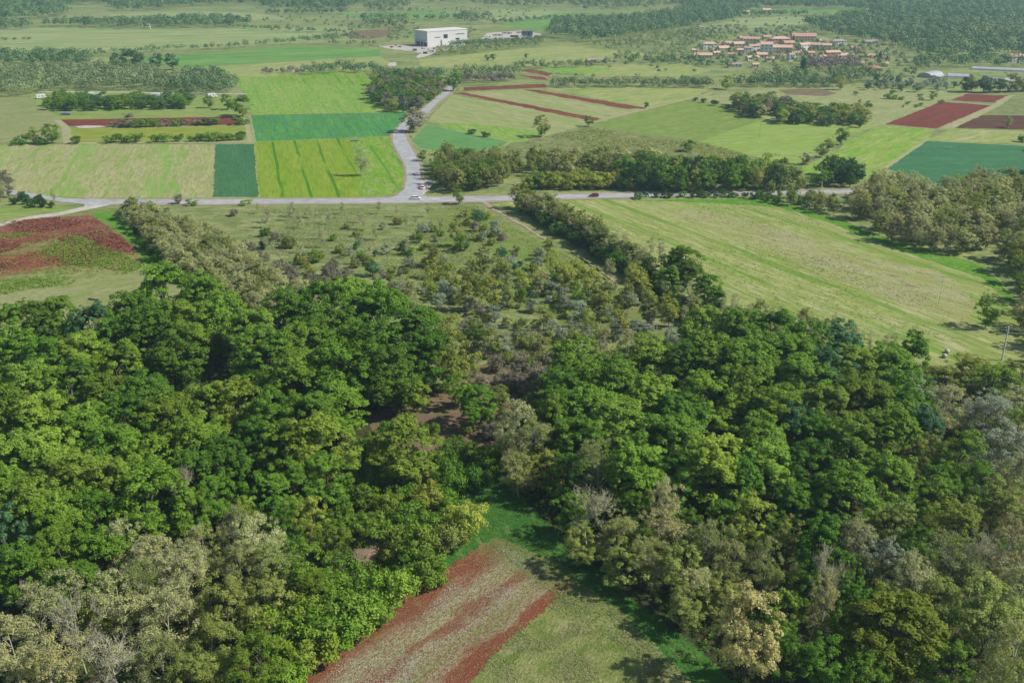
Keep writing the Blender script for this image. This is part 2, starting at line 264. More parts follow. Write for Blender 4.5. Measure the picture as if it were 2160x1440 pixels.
FIELDS = [
 ('field', 'ftop', [(-250, 60), (480, 60), (720, 70), (760, 84), (400, 104), (0, 116), (-250, 120)], 1),
 ('field', 'ftop', [(230, 30), (420, 24), (560, 30), (620, 44), (400, 42), (240, 48)], 1),
 ('field', 'fgreen', [(720, 30), (900, 24), (1000, 32), (940, 40), (760, 40)], 1),
 ('field', 'ftop', [(1040, 20), (1180, 24), (1160, 34), (1000, 46)], 1),
 ('field', 'ftop', [(1460, 42), (1700, 36), (1690, 56), (1480, 62)], 1),
 ('field', 'fgreen', [(1560, 22), (1860, 18), (1850, 26), (1600, 30)], 1),
 ('field', 'ftop', [(500, 60), (740, 58), (740, 68), (640, 80), (560, 72)], 1),
 ('field', 'fgreen', [(240, 128), (500, 108), (620, 97), (800, 104), (800, 118), (400, 143)], 1),
 ('field', 'grassr', [(400, 143), (720, 124), (800, 119), (840, 140), (800, 155), (560, 165), (500, 160)], 1),
 ('field', 'lush2', [(490, 160), (560, 165), (640, 158), (800, 153), (770, 185), (800, 215), (855, 236), (535, 243), (515, 200)], 2),
 ('field', 'lush', [(560, 163), (680, 152), (800, 152), (790, 180), (640, 178)], 3),
 ('field', 'tealw', [(529, 243), (857, 237), (850, 264), (822, 287), (640, 295), (540, 299)], 2),
 ('field', 'yell', [(537, 300), (640, 296), (742, 290), (765, 416), (545, 417)], 2),
 ('field', 'lush', [(742, 290), (820, 288), (832, 318), (848, 345), (855, 370), (850, 392), (830, 409), (765, 416)], 2),
 ('field', 'pale', [(-260, 306), (452, 304), (450, 417), (185, 418), (-260, 396)], 2),
 ('field', 'teal', [(454, 305), (535, 304), (545, 416), (450, 416)], 3),
 ('field', 'lawn', [(60, 192), (500, 198), (520, 250), (130, 255), (70, 235)], 2),
 ('field', 'leftm', [(-200, 205), (60, 205), (128, 255), (150, 303), (-200, 305)], 2),
 ('field', 'red', [(125, 253), (500, 246), (520, 252), (500, 263), (146, 266)], 3),
 ('field', 'olive', [(150, 272), (520, 266), (522, 297), (157, 301)], 3),
 ('field', 'grassr', [(885, 126), (1053, 107), (1187, 97), (1300, 106), (1420, 118), (1220, 136), (1053, 140), (953, 144), (887, 141)], 2),
 ('field', 'fgreen', [(1053, 50), (1187, 27), (1353, 33), (1347, 40), (1170, 50), (1153, 67)], 2),
 ('field', 'slope', [(955, 196), (1130, 188), (1360, 230), (1440, 212), (1440, 180), (1200, 186), (1500, 183), (1460, 207), (1235, 263), (1225, 262)], 1),
 ('field', 'slope', [(900, 257), (953, 200), (1225, 252), (1238, 262), (1145, 290), (1075, 303), (1003, 283)], 2),
 ('field', 'lush2', [(905, 258), (1000, 262), (1160, 278), (1110, 298), (1073, 300), (985, 282)], 3),
 ('field', 'slope', [(975, 196), (1105, 189), (1345, 230), (1275, 250)], 3),
 ('field', 'grassr', [(1150, 187), (1500, 182), (1470, 204), (1366, 228)], 3),
 ('field', 'redw', [(953, 196), (975, 195), (1275, 252), (1263, 257), (1220, 250)], 4),
 ('field', 'redw', [(1100, 190), (1133, 190), (1363, 228), (1325, 231)], 4),
 ('field', 'redw', [(977, 185), (1150, 177), (1152, 185), (977, 192)], 4),
 ('field', 'redw', [(1090, 148), (1120, 146), (1165, 155), (1158, 161)], 4),
 ('field', 'redw', [(1092, 158), (1150, 163), (1156, 170), (1130, 168)], 4),
 ('field', 'lush2', [(1125, 146), (1200, 141), (1300, 146), (1240, 156), (1170, 155)], 3),
 ('field', 'grassr', [(1200, 141), (1440, 133), (1500, 150), (1440, 163), (1240, 160)], 2),
 ('field', 'tealrows', [(900, 263), (1003, 285), (1073, 299), (1060, 308), (1007, 319), (930, 322), (885, 312), (868, 297)], 4),
 ('field', 'scrub', [(1070, 305), (1240, 266), (1360, 285), (1480, 297), (1640, 345), (1560, 360), (1200, 335), (1000, 335), (930, 322), (1010, 320)], 1),
 ('field', 'green15', [(1242, 264), (1440, 213), (1483, 213), (1600, 238), (1612, 252), (1473, 298), (1350, 283)], 2),
 ('field', 'light16', [(1612, 252), (1857, 264), (1777, 290), (1760, 300), (1680, 349), (1627, 340), (1473, 299)], 3),
 ('field', 'lime17', [(1860, 266), (1972, 272), (1960, 295), (1868, 353), (1850, 380), (1700, 380), (1690, 350), (1757, 327), (1787, 298)], 2),
 ('field', 'scrub2', [(1460, 207), (1640, 185), (1830, 185), (2050, 195), (1985, 215), (1860, 265), (1612, 252), (1600, 237)], 1),
 ('field', 'dirt', [(1640, 190), (1730, 187), (1765, 197), (1740, 203), (1660, 200)], 2),
 ('field', 'red', [(1867, 262), (1987, 215), (2093, 223), (1973, 272)], 4),
 ('field', 'red', [(2007, 212), (2040, 199), (2133, 202), (2093, 217)], 4),
 ('field', 'dred', [(2012, 270), (2073, 243), (2360, 246), (2360, 279)], 4),
 ('field', 'scrub', [(2080, 238), (2120, 208), (2360, 204), (2360, 240)], 3),
 ('field', 'grassr', [(1965, 290), (2012, 272), (2360, 282), (2360, 312), (2140, 304), (1953, 296)], 3),
 ('field', 'teal21', [(1868, 355), (1953, 298), (2140, 307), (2360, 316), (2360, 400), (2000, 400)], 4),
 ('field', 'bigm', [(1040, 424), (1250, 421), (1600, 417), (1700, 440), (1860, 495), (2060, 540), (2110, 590), (2145, 640), (2200, 800), (1850, 800), (1540, 720), (1400, 600), (1200, 520)], 1),
 ('field', 'haypatch', [(1390, 440), (1500, 445), (1620, 475), (1800, 540), (1980, 570), (2060, 640), (2040, 680), (1900, 640), (1700, 560), (1480, 480)], 2),
 ('field', 'vivid', [(1330, 423), (1480, 420), (1600, 419), (1700, 440), (1800, 474), (1900, 516), (2050, 552), (2110, 595), (2150, 640), (2130, 640), (2070, 585), (1960, 550), (1850, 512), (1740, 465), (1640, 437), (1480, 427)], 3),
 ('field', 'grove', [(250, 440), (1010, 431), (1215, 540), (1400, 680), (1480, 760), (1300, 1000), (1000, 900), (700, 800), (560, 640), (340, 500)], 1),
 ('field', 'groveg', [(900, 440), (1000, 436), (1200, 540), (1400, 700), (1260, 720), (1050, 600), (930, 520)], 2),
 ('field', 'dirt', [(980, 780), (1120, 740), (1180, 800), (1080, 880), (1040, 960), (900, 960), (800, 930), (770, 870), (900, 850)], 3),
 ('field', 'soil', [(-250, 480), (-60, 475), (100, 461), (190, 452), (235, 480), (290, 520), (300, 550), (240, 578), (90, 575), (-250, 640)], 1),
 ('field', 'leftm', [(-250, 620), (60, 600), (240, 580), (345, 572), (420, 640), (300, 800), (-250, 800)], 2),
 ('field', 'vivid', [(193, 450), (235, 446), (300, 500), (345, 545), (420, 600), (330, 585), (296, 540), (250, 490)], 3),
 ('field', 'lawn', [(-250, 440), (60, 432), (170, 442), (60, 455), (-250, 500)], 2),
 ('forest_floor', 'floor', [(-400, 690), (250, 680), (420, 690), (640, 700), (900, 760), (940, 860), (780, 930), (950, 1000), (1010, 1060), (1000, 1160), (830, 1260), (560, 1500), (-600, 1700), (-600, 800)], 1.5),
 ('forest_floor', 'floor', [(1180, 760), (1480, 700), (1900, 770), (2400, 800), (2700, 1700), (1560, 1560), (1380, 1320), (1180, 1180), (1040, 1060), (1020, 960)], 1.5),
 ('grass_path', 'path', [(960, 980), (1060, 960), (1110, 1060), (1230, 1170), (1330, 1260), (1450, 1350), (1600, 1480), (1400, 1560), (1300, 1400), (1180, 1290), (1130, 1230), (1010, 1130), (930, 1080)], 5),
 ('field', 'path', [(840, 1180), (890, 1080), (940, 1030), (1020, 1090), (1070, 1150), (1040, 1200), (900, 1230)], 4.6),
 ('field', 'bottom', [(1205, 1215), (1300, 1280), (1420, 1400), (1520, 1500), (900, 1560), (988, 1440), (1050, 1366), (1180, 1253)], 6),
 ('field', 'redfield', [(500, 1540), (720, 1350), (780, 1293), (833, 1250), (938, 1203), (1000, 1160), (1047, 1130), (1075, 1140), (1120, 1165), (1170, 1182), (1210, 1205), (1205, 1240), (1180, 1260), (1110, 1320), (1050, 1372), (940, 1500), (880, 1580)], 6.5),
]
def grow(poly, m):
    w = [P(*p) for p in poly]; c = sum(w, Vector())/len(w); out = []
    for p in w:
        d = p-c; q = p+d*(m/max(d.length, 1)); out.append(pix(q))
    return out
for fi, (nm, mk, poly, lv) in enumerate(FIELDS):
    if mk in ('teal', 'tealw', 'yell', 'red', 'redw', 'teal21', 'tealrows', 'olive', 'dred'):
        sheet('field_margin', grow(poly, 1.8), mats['scrub2' if mk != 'red' else 'verge'], z=.006+.014*lv+.0012*(fi % 11)-.008, amp=.9)
    sheet(nm, poly, mats[mk], z=.006+.014*lv+.0012*(fi % 11), amp=.5)
def ribbon(name, left, right, mat, z, amp=.1):
    z += .055
    poly = left + right[::-1]
    return sheet(name, poly, mat, z, amp, 2.0)
main_t = [(178, 420), (240, 422), (450, 421.5), (720, 420), (820, 418), (960, 415.5), (1040, 415), (1250, 409), (1440, 405.5), (1620, 404), (1780, 401), (2000, 398), (2400, 392)]
main_b = [(178, 436), (240, 431), (450, 431), (720, 429), (870, 428), (960, 426), (1040, 424.5), (1250, 418), (1440, 413.5), (1620, 411), (1780, 408), (2000, 404), (2400, 398)]
ribbon('verge', [(x, y-3) for x, y in main_t], [(x, y+3) for x, y in main_b], mats['verge'], .075, .5)
ribbon('main_road', main_t, main_b, mats['asphalt'], .10)
side_l = [(815, 420), (838, 413), (853, 400), (858, 377), (856, 352), (843, 327), (829, 302), (828, 283), (847, 262), (866, 248), (883, 238), (907, 217), (933, 196), (947, 183), (949, 172)]
side_r = [(915, 420), (893, 413), (888, 400), (888, 377), (886, 350), (873, 322), (858, 295), (853, 278), (868, 259), (884, 252), (895, 246), (921, 219), (946, 200), (957, 185), (957, 172)]
ribbon('verge', [(x-5, y) for x, y in side_l], [(x+7, y) for x, y in side_r], mats['verge'], .065, .5)
ribbon('side_road', side_l, side_r, mats['asphalt'], .115)
sheet('parking_pad', [(888, 378), (905, 377), (915, 388), (905, 400), (893, 412), (886, 400)], mats['gravel'], 0.19, .2)
ribbon('lane', [(-200, 492), (0, 472), (60, 457), (120, 449), (180, 436)], [(-200, 502), (0, 479), (60, 463), (130, 455), (215, 437), (240, 429)], mats['gravel'], .09, .3)
ribbon('lane', [(-200, 388), (0, 398), (60, 407), (130, 418), (185, 421)], [(-200, 397), (0, 408), (60, 416), (130, 427), (190, 432)], mats['asphalt'], .085, .3)
ribbon('dirt_track', [(1009, 424), (1027, 435), (1044, 446), (1065, 457), (1097, 475), (1124, 492), (1147, 505), (1172, 518), (1212, 538), (1297, 590)],
       [(1025, 424), (1039, 436), (1056, 447), (1076, 459), (1109, 477), (1135, 495), (1158, 509), (1183, 523), (1221, 543), (1303, 600)], mats['dirtpath'], .08, .3)
ribbon('grass_track', [(513, 250), (518, 275), (521, 298), (530, 303)], [(521, 250), (528, 275), (534, 296), (537, 303)], mats['ltrack'], .06, .3)
ribbon('grass_track', [(112, 254), (130, 270), (134, 303)], [(130, 254), (148, 270), (152, 303)], mats['ltrack'], .06, .3)
ribbon('grass_track', [(1230, 262), (1330, 236), (1440, 211), (1500, 196)], [(1238, 264), (1340, 238), (1443, 213), (1505, 198)], mats['ltrack'], .06, .3)
ribbon('grass_track', [(1980, 272), (2040, 245), (2098, 220), (2120, 204), (2135, 201)], [(2008, 273), (2070, 243), (2112, 222), (2135, 204), (2145, 202)], mats['ltrack'], .06, .3)
ribbon('grass_track', [(1955, 293), (1910, 322), (1862, 354)], [(1963, 293), (1918, 324), (1872, 356)], mats['ltrack'], .062, .3)
ribbon('grass_track', [(150, 301), (330, 299), (520, 297)], [(150, 305), (330, 303), (540, 302)], mats['ltrack'], .07, .3)
sheet('gravel_patch', [(158, 267), (185, 265), (215, 266), (222, 268), (190, 271), (165, 270)], mats['gravel'], 0.13, .3)
ribbon('lane', [(80, 193), (250, 194), (400, 196), (520, 198)], [(80, 195), (250, 196), (400, 198), (520, 200)], mats['gravel'], .06, .3)
sheet('factory_yard', [(800, 98), (870, 94), (905, 94), (985, 92), (975, 100), (930, 108), (905, 117), (882, 124), (878, 121), (890, 112), (850, 107), (815, 103)], mats['gravel'], 0.15, .4)
sheet('gravel_yard', [(1015, 82), (1030, 70), (1100, 65), (1140, 72), (1145, 80), (1080, 84), (1040, 87)], mats['gravel'], 0.11, .4)
sheet('gravel_yard', [(815, 139), (822, 133), (836, 131), (836, 139), (825, 143)], mats['gravel'], 0.11, .4)
sheet('gravel_yard', [(330, 165), (400, 160), (405, 172), (340, 176)], mats['gravel'], 0.11, .4)
sheet('bare_slope', [(725, 75), (740, 66), (830, 62), (822, 72), (800, 80), (740, 82)], mats['dirt'], 0.11, .8)

# ------------------------------------------------------------------ vegetation prototypes
def frame_from(nrm):
    nrm = nrm/np.linalg.norm(nrm, axis=1, keepdims=True)
    r = rng.normal(size=nrm.shape); t = np.cross(nrm, r); t /= np.linalg.norm(t, axis=1, keepdims=True)+1e-9
    return nrm, t, np.cross(nrm, t)
def leaves(P0, N, size, tint):
    """small folded leaf sprays as quads"""
    n = len(P0); N, T, B = frame_from(N)
    s = size*rng.uniform(.6, 1.35, (n, 1)); w = s*rng.uniform(.45, .85, (n, 1)); fold = s*rng.uniform(-.25, .15, (n, 1))
    V = np.stack([P0-T*s*.6, P0-B*w*.5+N*fold, P0+T*s*.6, P0+B*w*.5+N*fold*.5], 1).reshape(-1, 3)
    return V, np.arange(4*n), np.asarray(tint)
def tube(pts, r0, r1, sides=5):
    pts = np.asarray(pts, float); k = len(pts); V = []; 
    for i in range(k):
        d = pts[min(i+1, k-1)]-pts[max(i-1, 0)]; d /= np.linalg.norm(d)+1e-9
        a = np.cross(d, [0.31, .95, .05]); a /= np.linalg.norm(a)+1e-9; b = np.cross(d, a)
        r = r0+(r1-r0)*i/(k-1)
        for j in range(sides):
            t = 2*math.pi*j/sides; V.append(pts[i]+r*(math.cos(t)*a+math.sin(t)*b))
    Fq = []
    for i in range(k-1):
        for j in range(sides):
            j2 = (j+1) % sides; Fq += [i*sides+j, i*sides+j2, (i+1)*sides+j2, (i+1)*sides+j]
    return np.array(V), np.array(Fq)
def tubes_join(lst):
    Vs, Fs, o = [], [], 0
    for V, f in lst: Vs.append(V); Fs.append(f+o); o += len(V)
    return np.concatenate(Vs), np.concatenate(Fs)
def curve(a, b, sag=.1, k=4, wob=.05):
    a = np.asarray(a, float); b = np.asarray(b, float); L = np.linalg.norm(b-a); out = []
    w = rng.normal(size=3)*wob*L
    for i in range(k+1):
        t = i/k; p = a+(b-a)*t; p = p+np.array([0, 0, -sag*L])*math.sin(math.pi*t)*.5+w*math.sin(math.pi*t); out.append(p)
    return out
def make_proto(H=14., Rr=5.5, base=.12, nlobe=8, nclump=120, crad=1.0, leaf=.4, nleaf=110, shape='dome', twigs=0, twigr=.03, trunkr=.22, up=.12, rnd=.55, far=False, stems=1, lump=.16, gap=0., dome=.6, shell=(.5, 1.2)):
    """returns (crown mesh, wood mesh): clumps of leaves spread over an uneven dome, carried by limbs that grow out of the trunk"""
    zc = H*(base+1)/2; hz = H*(1-base)/2
    ph = rng.uniform(0, 6.28, 6); fr = rng.uniform(1.6, 3.4, 6)
    def radius(d):
        k = 1+lump*(math.sin(fr[0]*d[0]*2+ph[0])*math.cos(fr[1]*d[1]*2+ph[1])+math.sin(fr[2]*d[2]*2.4+ph[2]+d[0]*2)+.6*math.sin(fr[3]*(d[0]+d[1])*3+ph[3]))
        z = d[2]
        if shape == 'dome': w = 1.0 if z > -.15 else max(.45, 1+(z+.15)*.75)
        elif shape == 'vase': w = .62+.38*min(1, max(0, (z+1)*.8)) if z < .25 else 1-.15*(z-.25)
        elif shape == 'column': w = .8+.2*math.sin(z*4+ph[5])
        else: w = 1.
        return k*w
    cl = []; lobs = []
    for i in range(nlobe):
        a = 2.4*i+ph[4]; zz = -.80+1.72*(((i+.5)*0.618) % 1)
        d = np.array([math.cos(a)*math.sqrt(max(0.02, 1-zz*zz)), math.sin(a)*math.sqrt(max(0.02, 1-zz*zz)), zz]); lobs.append(d)
    L = []
    for d in lobs:
        rr = radius(d); lr = Rr*rng.uniform(.34, .46)*(1.25 if shape == 'column' else 1)
        xy = max(.1, rr*Rr-lr); c = np.array([d[0]*xy, d[1]*xy, zc+d[2]*(hz-lr*.8)*(1 if d[2] < 0 else min(1.12, rr))]); c[2] = max(c[2], lr*.7)
        L.append((c, lr))
    ax0 = np.array([0, 0, zc-.25*hz])
    for i in range(nclump):
        c0, lr = L[i % nlobe]
        out = c0-ax0; out = out/(np.linalg.norm(out)+1e-9)
        d = rng.normal(size=3); d /= np.linalg.norm(d)
        if d@out < -.45: d = -d
        if rng.random() < gap*.5: lr = lr*1.35
        k = (rng.uniform(.72, 1.0) if i % 6 else rng.uniform(.2, .6))
        c = c0+d*lr*k*np.array([1, 1, 1.15])
        if i % 5 in (1, 3):
            d = rng.normal(size=3); d /= np.linalg.norm(d); d[2] = d[2] if d[2] > -.85 else -d[2]
            q = radius(d)*rng.uniform(.8, .97); c = np.array([d[0]*q*Rr, d[1]*q*Rr, zc+d[2]*q*hz])
        c[2] = max(c[2], crad*.5)
        if gap and rng.random() < gap*.45: continue
        cl.append((c, crad*rng.uniform(.55, 1.3)))
    P0, N, T = [], [], []
    ctr = np.array([0, 0, zc-.3*hz])
    for c, r in cl:
        n = max(6, int(nleaf*(r/crad)**2))
        d = rng.normal(size=(n, 3)); d /= np.linalg.norm(d, axis=1, keepdims=True)
        d[:, 2] = np.where(d[:, 2] < -.5, -d[:, 2]*.6, d[:, 2])
        oc = c-ctr; oc = oc/(np.linalg.norm(oc)+1e-9)
        p = c+d*r*rng.uniform(*shell, (n, 1))*np.array([1, 1, .9])
        P0.append(p); N.append(d*.9+oc*dome+np.array([0, 0, up])+rng.normal(size=(n, 3))*rnd)
        T.append(np.clip(rng.uniform(.2, .8)+rng.normal(size=n)*.16, 0, 1))
    V, Fi, t = leaves(np.concatenate(P0), np.concatenate(N), leaf, np.concatenate(T))
    wood = []; tops = []
    for s in range(stems):
        off = np.array([rng.uniform(-.3, .3), rng.uniform(-.3, .3), 0])*(stems > 1)*Rr*.25
        tr = curve(off+np.array([0, 0, -.3]), off*2+np.array([rng.uniform(-.3, .3), rng.uniform(-.3, .3), H*(.78 if not far else .6)]), 0, 5, .03)
        wood.append(tube(tr, trunkr, trunkr*.3, 6 if not far else 4)); tops.append(tr)
    if not far:
        used = 0
        for d in lobs:
            L = np.array([d[0]*Rr*.6, d[1]*Rr*.6, zc+d[2]*hz*.6])
            tr = tops[rng.integers(len(tops))]
            z0 = max(H*.12, min(L[2]-.35*np.hypot(L[0], L[1])-.5, H*.68)); k = min(4, int(z0/(H*.78)*5)); st = np.array(tr[k])*1.0; st[2] = max(st[2], .3)
            wood.append(tube(curve(st, L, .12, 4), trunkr*.5, trunkr*.16, 4))
            dd = sorted(cl, key=lambda c: np.linalg.norm(c[0]-L))[:6 if not twigs else 22]
            for c, r in dd: wood.append(tube(curve(L, c, .05, 2), trunkr*.16, trunkr*.05, 3))
        for i in range(twigs):
            c, r = cl[i % len(cl)]
            d = rng.normal(size=3)*.6+(c-ctr)/np.linalg.norm(c-ctr)*.9+np.array([0, 0, .55]); d /= np.linalg.norm(d)
            a = c-d*r*.4; wood.append(tube(curve(a, a+d*r*rng.uniform(1.3, 2.3), .0, 2, .09), twigr, twigr*.4, 3))
    Vw, Fw = tubes_join(wood)
    return (mesh_np('crown', V, 4, Fi, t), mesh_np('trunk', Vw, 4, Fw, None, True))
def far_proto(**k):
    """one mesh: crown faces material 0, trunk faces material 1"""
    a, b = make_proto(far=True, **k)
    Va = np.empty(len(a.vertices)*3); a.vertices.foreach_get('co', Va); Vb = np.empty(len(b.vertices)*3); b.vertices.foreach_get('co', Vb)
    Fa = np.empty(len(a.loops), int); a.loops.foreach_get('vertex_index', Fa); Fb = np.empty(len(b.loops), int); b.loops.foreach_get('vertex_index', Fb)
    ta = np.empty(len(a.polygons)); a.attributes['tint'].data.foreach_get('value', ta)
    me = mesh_np('tree', np.concatenate([Va, Vb]).reshape(-1, 3), 4, np.concatenate([Fa, Fb+len(Va)//3]), np.concatenate([ta, np.zeros(len(b.polygons))]),
                 matidx=[0]*len(a.polygons)+[1]*len(b.polygons))
    bpy.data.meshes.remove(a); bpy.data.meshes.remove(b); return me

PROTO = {
 'oak': [make_proto(17, 5.2, .0, 20, 330, .66, .36, 62, rnd=.38, lump=.12, dome=.4, shell=(.7, 1.15)) for _ in range(8)],
 'airy': [make_proto(13.5, 4.4, .0, 14, 200, .62, .28, 66, rnd=.5, twigs=60, twigr=.03, trunkr=.17, gap=.25) for _ in range(5)],
 'twiggy': [make_proto(13.5, 3.9, .03, 14, 190, .6, .22, 52, rnd=.6, shape='vase', twigs=650, twigr=.026, trunkr=.15, gap=.3) for _ in range(4)],
 'bare': [make_proto(13, 3.6, .18, 10, 60, 1.0, .20, 22, rnd=1.0, shape='vase', twigs=420, twigr=.04, trunkr=.16) for _ in range(3)],
 'shrub': [make_proto(3.6, 2.3, .0, 7, 60, .55, .25, 70, rnd=.7, trunkr=.06, stems=3) for _ in range(5)],
 'olive': [make_proto(4.6, 2.1, .02, 6, 70, .5, .17, 90, rnd=.6, trunkr=.13, lump=.08) for _ in range(4)],
 'locust': [make_proto(9.5, 2.9, .0, 10, 130, .52, .24, 50, rnd=.55, shape='vase', twigs=110, twigr=.028, trunkr=.09, stems=2, gap=.2) for _ in range(5)],
 'sapling': [make_proto(9, 1.5, .1, 7, 30, .6, .2, 38, rnd=1.0, shape='column', twigs=130, twigr=.028, trunkr=.06) for _ in range(3)],
 'mid': [far_proto(H=11, Rr=4.5, base=.03, nlobe=9, nclump=75, crad=1.05, leaf=.62, nleaf=30) for _ in range(6)],
 'midlo': [far_proto(H=9, Rr=3.3, base=.0, nlobe=9, nclump=70, crad=.8, leaf=.45, nleaf=32, rnd=.6, shape='vase', trunkr=.12) for _ in range(5)],
 'midbush': [far_proto(H=3.2, Rr=2.2, base=.0, nlobe=6, nclump=30, crad=.65, leaf=.42, nleaf=28, trunkr=.06) for _ in range(4)],
}
def conifer():
    P0, N, T = [], [], []
    H = 14
    for i in range(150):
        z = 1.2+(H-1.4)*(i/150)**.9; rr = 3.6*(1-(z/H))**.8+.2; a = i*2.4; n = 26
        ax = np.array([math.cos(a), math.sin(a), -.12]); k = rng.uniform(.15, 1, (n, 1))
        p = np.array([0, 0, z])+ax*rr*k+rng.normal(size=(n, 3))*np.array([.3, .3, .12]); P0.append(p); N.append(rng.normal(size=(n, 3))*.5+np.array([0, 0, .9])+ax*.3); T.append(rng.uniform(0, 1, n))
    V, Fi, t = leaves(np.concatenate(P0), np.concatenate(N), .55, np.concatenate(T)); Vw, Fw = tube([(0, 0, -.3), (0, 0, 6), (0, 0, H-.5)], .25, .04, 5)
    return mesh_np('crown', V, 4, Fi, t), mesh_np('trunk', Vw, 4, Fw, None, True)
PROTO['conifer'] = [conifer()]
PH = dict(oak=17, airy=13, twiggy=13, bare=13, shrub=3.6, olive=4.6, locust=10, sapling=9, mid=11, midlo=9, midbush=3.2, conifer=14)
PW = dict(oak=10.2, airy=9.6, twiggy=8.4, bare=7.4, shrub=4.9, olive=4.6, locust=5.4, sapling=2.8, mid=9., midlo=6.2, midbush=4.6, conifer=7)
SINGLE = {'mid', 'midlo', 'midbush'}
LM = dict(
 deep=leaf_mat('deep green foliage', (.082, .175, .014), (.145, .290, .026)),
 green=leaf_mat('mid green foliage', (.128, .232, .018), (.212, .355, .036)),
 fresh=leaf_mat('fresh green foliage', (.180, .288, .026), (.290, .415, .056)),
 moss=leaf_mat('mossy yellow foliage', (.13, .18, .014), (.22, .27, .028)),
 yellow=leaf_mat('yellow green foliage', (.28, .34, .04), (.41, .47, .09), .42),
 olivey=leaf_mat('olive toned foliage', (.215, .27, .055), (.345, .395, .10), .42),
 pale=leaf_mat('pale new foliage', (.35, .385, .135), (.51, .53, .23), .42),
 tan=leaf_mat('tan catkin foliage', (.36, .35, .12), (.52, .50, .20), .35),
 silver=leaf_mat('silver olive foliage', (.27, .33, .22), (.40, .46, .33), .38),
 blue=leaf_mat('blue green foliage', (.060, .15, .055), (.11, .24, .09)),
 mauve=leaf_mat('mauve bud foliage', (.23, .215, .14), (.34, .32, .22), .4),
 dark=leaf_mat('dark ivy foliage', (.034, .085, .016), (.065, .145, .026)),
)
LOOK = dict(moss='mossy yellow', deep='deep green', green='mid green', fresh='fresh green', yellow='yellow green', olivey='olive toned', pale='pale', tan='tan', silver='silvery', blue='bluish green', mauve='mauve grey', dark='very dark')
BARK = plain('grey brown bark', (.11, .09, .07), .9, 0, .3, 6); BARKP = plain('pale grey bark', (.40, .38, .29), .9, 0, .25, 6)
NAMES = dict(oak='oak_tree', airy='broadleaf_tree', twiggy='twiggy_tree', bare='bare_tree', shrub='shrub', olive='olive_tree', locust='locust_tree', sapling='sapling', mid='hedge_tree', midlo='hedge_sapling', midbush='bush', conifer='conifer')
KINDW = dict(oak='spreading tree', airy='airy tree', twiggy='twiggy tree', bare='nearly bare tree', shrub='shrub', olive='olive tree', locust='slender tree', sapling='thin sapling', mid='round tree', midlo='slender tree', midbush='bush', conifer='conifer')
CATW = dict(shrub='shrub', midbush='bush', olive='olive tree', conifer='conifer')
ALL = []
def tree(kind, look, x, y, sc, scw=None, rot=None):
    pr = R.choice(PROTO[kind]); scw = scw or sc
    rz = R.uniform(0, 6.28) if rot is None else rot
    bark = BARKP if kind in ('twiggy', 'bare', 'sapling') else BARK
    if kind in SINGLE:
        if not pr.materials: pr.materials.append(None); pr.materials.append(None)
        o = bpy.data.objects.new(NAMES[kind], pr); C.objects.link(o)
        o.location = (x, y, 0); o.rotation_euler = (0, 0, rz); o.scale = (scw, scw*R.uniform(.92, 1.08), sc)
        for i, m in ((0, LM[look]), (1, bark)): o.material_slots[i].link = 'OBJECT'; o.material_slots[i].material = m
    else:
        o = empty(NAMES[kind], (x, y, 0), rz, (scw, scw*R.uniform(.92, 1.08), sc))
        for me, m, nm in ((pr[0], LM[look], 'foliage' if kind == 'shrub' else 'crown'), (pr[1], bark, 'stems' if kind == 'shrub' else 'trunk')):
            if not me.materials: me.materials.append(None)
            c = bpy.data.objects.new(nm, me); C.objects.link(c); c.parent = o
            c.material_slots[0].link = 'OBJECT'; c.material_slots[0].material = m
    o['_k'] = kind; o['_l'] = look; o['_h'] = PH[kind]*sc; ALL.append(o); return o
def tree_px(kind, look, cx, cy, w, h=None):
    """crown centre and width in photo pixels, height in metres -> a tree standing on the ground there"""
    H = h or PH[kind]
    if kind in ('oak', 'airy', 'twiggy', 'bare') and h: H = h = h*1.2
    for _ in range(4):
        zc = H*.6; s = scale_at(cx, cy, zc); wm = w/s
        if h is None: H = PH[kind]*wm/PW[kind]
    p = P(cx, cy, H*.6)
    return tree(kind, look, p.x, p.y, H/PH[kind], wm/PW[kind])
def base_px(kind, look, bx, by, hpx=None, h=None, wf=1.0):
    p = P(bx, by); s = scale_at(bx, by)
    H = h or hpx/s*1.02
    return tree(kind, look, p.x, p.y, H/PH[kind], H/PH[kind]*wf)
def label_rows(objs, area, group, rows=None):
    """every tree of an area gets its row (by how near it stands) and its place from the left within the row"""
    bpy_objs = sorted(objs, key=lambda o: o.location.y)
    n = len(bpy_objs); k = rows or max(1, round(math.sqrt(n/1.6))); k = max(k, math.ceil(n/20)); i0 = 0
    for r in range(k):
        i1 = round(n*(r+1)/k); row = sorted(bpy_objs[i0:i1], key=lambda o: pix(o.location)[0]); i0 = i1
        for j, o in enumerate(row):
            kd, lk = o['_k'], o['_l']
            size = 'tall' if o['_h'] > PH[kd]*1.12 else ('small' if o['_h'] < PH[kd]*.85 else '')
            look = (size+' '+LOOK[lk]+' '+KINDW[kd]).strip()
            if k == 1: lab = f"{look}, {ORD[j]} from the left {area}"
            else: lab = f"{look}, {ORD[j]} from left, {ORD[r]} nearest row {area}"
            if len(lab.split()) > 16: lab = lab.replace(size+' ', '', 1) if size else lab
            if len(lab.split()) > 16: lab = lab.replace('nearest row', 'row')
            tag(o, lab, CATW.get(kd, 'tree'), group)
    for o in objs:
        pass
def inpoly(pt, poly):
    x, y = pt; c = False; n = len(poly)
    for i in range(n):
        x1, y1 = poly[i]; x2, y2 = poly[(i+1) % n]
        if (y1 > y) != (y2 > y) and x < (x2-x1)*(y-y1)/(y2-y1+1e-12)+x1: c = not c
    return c
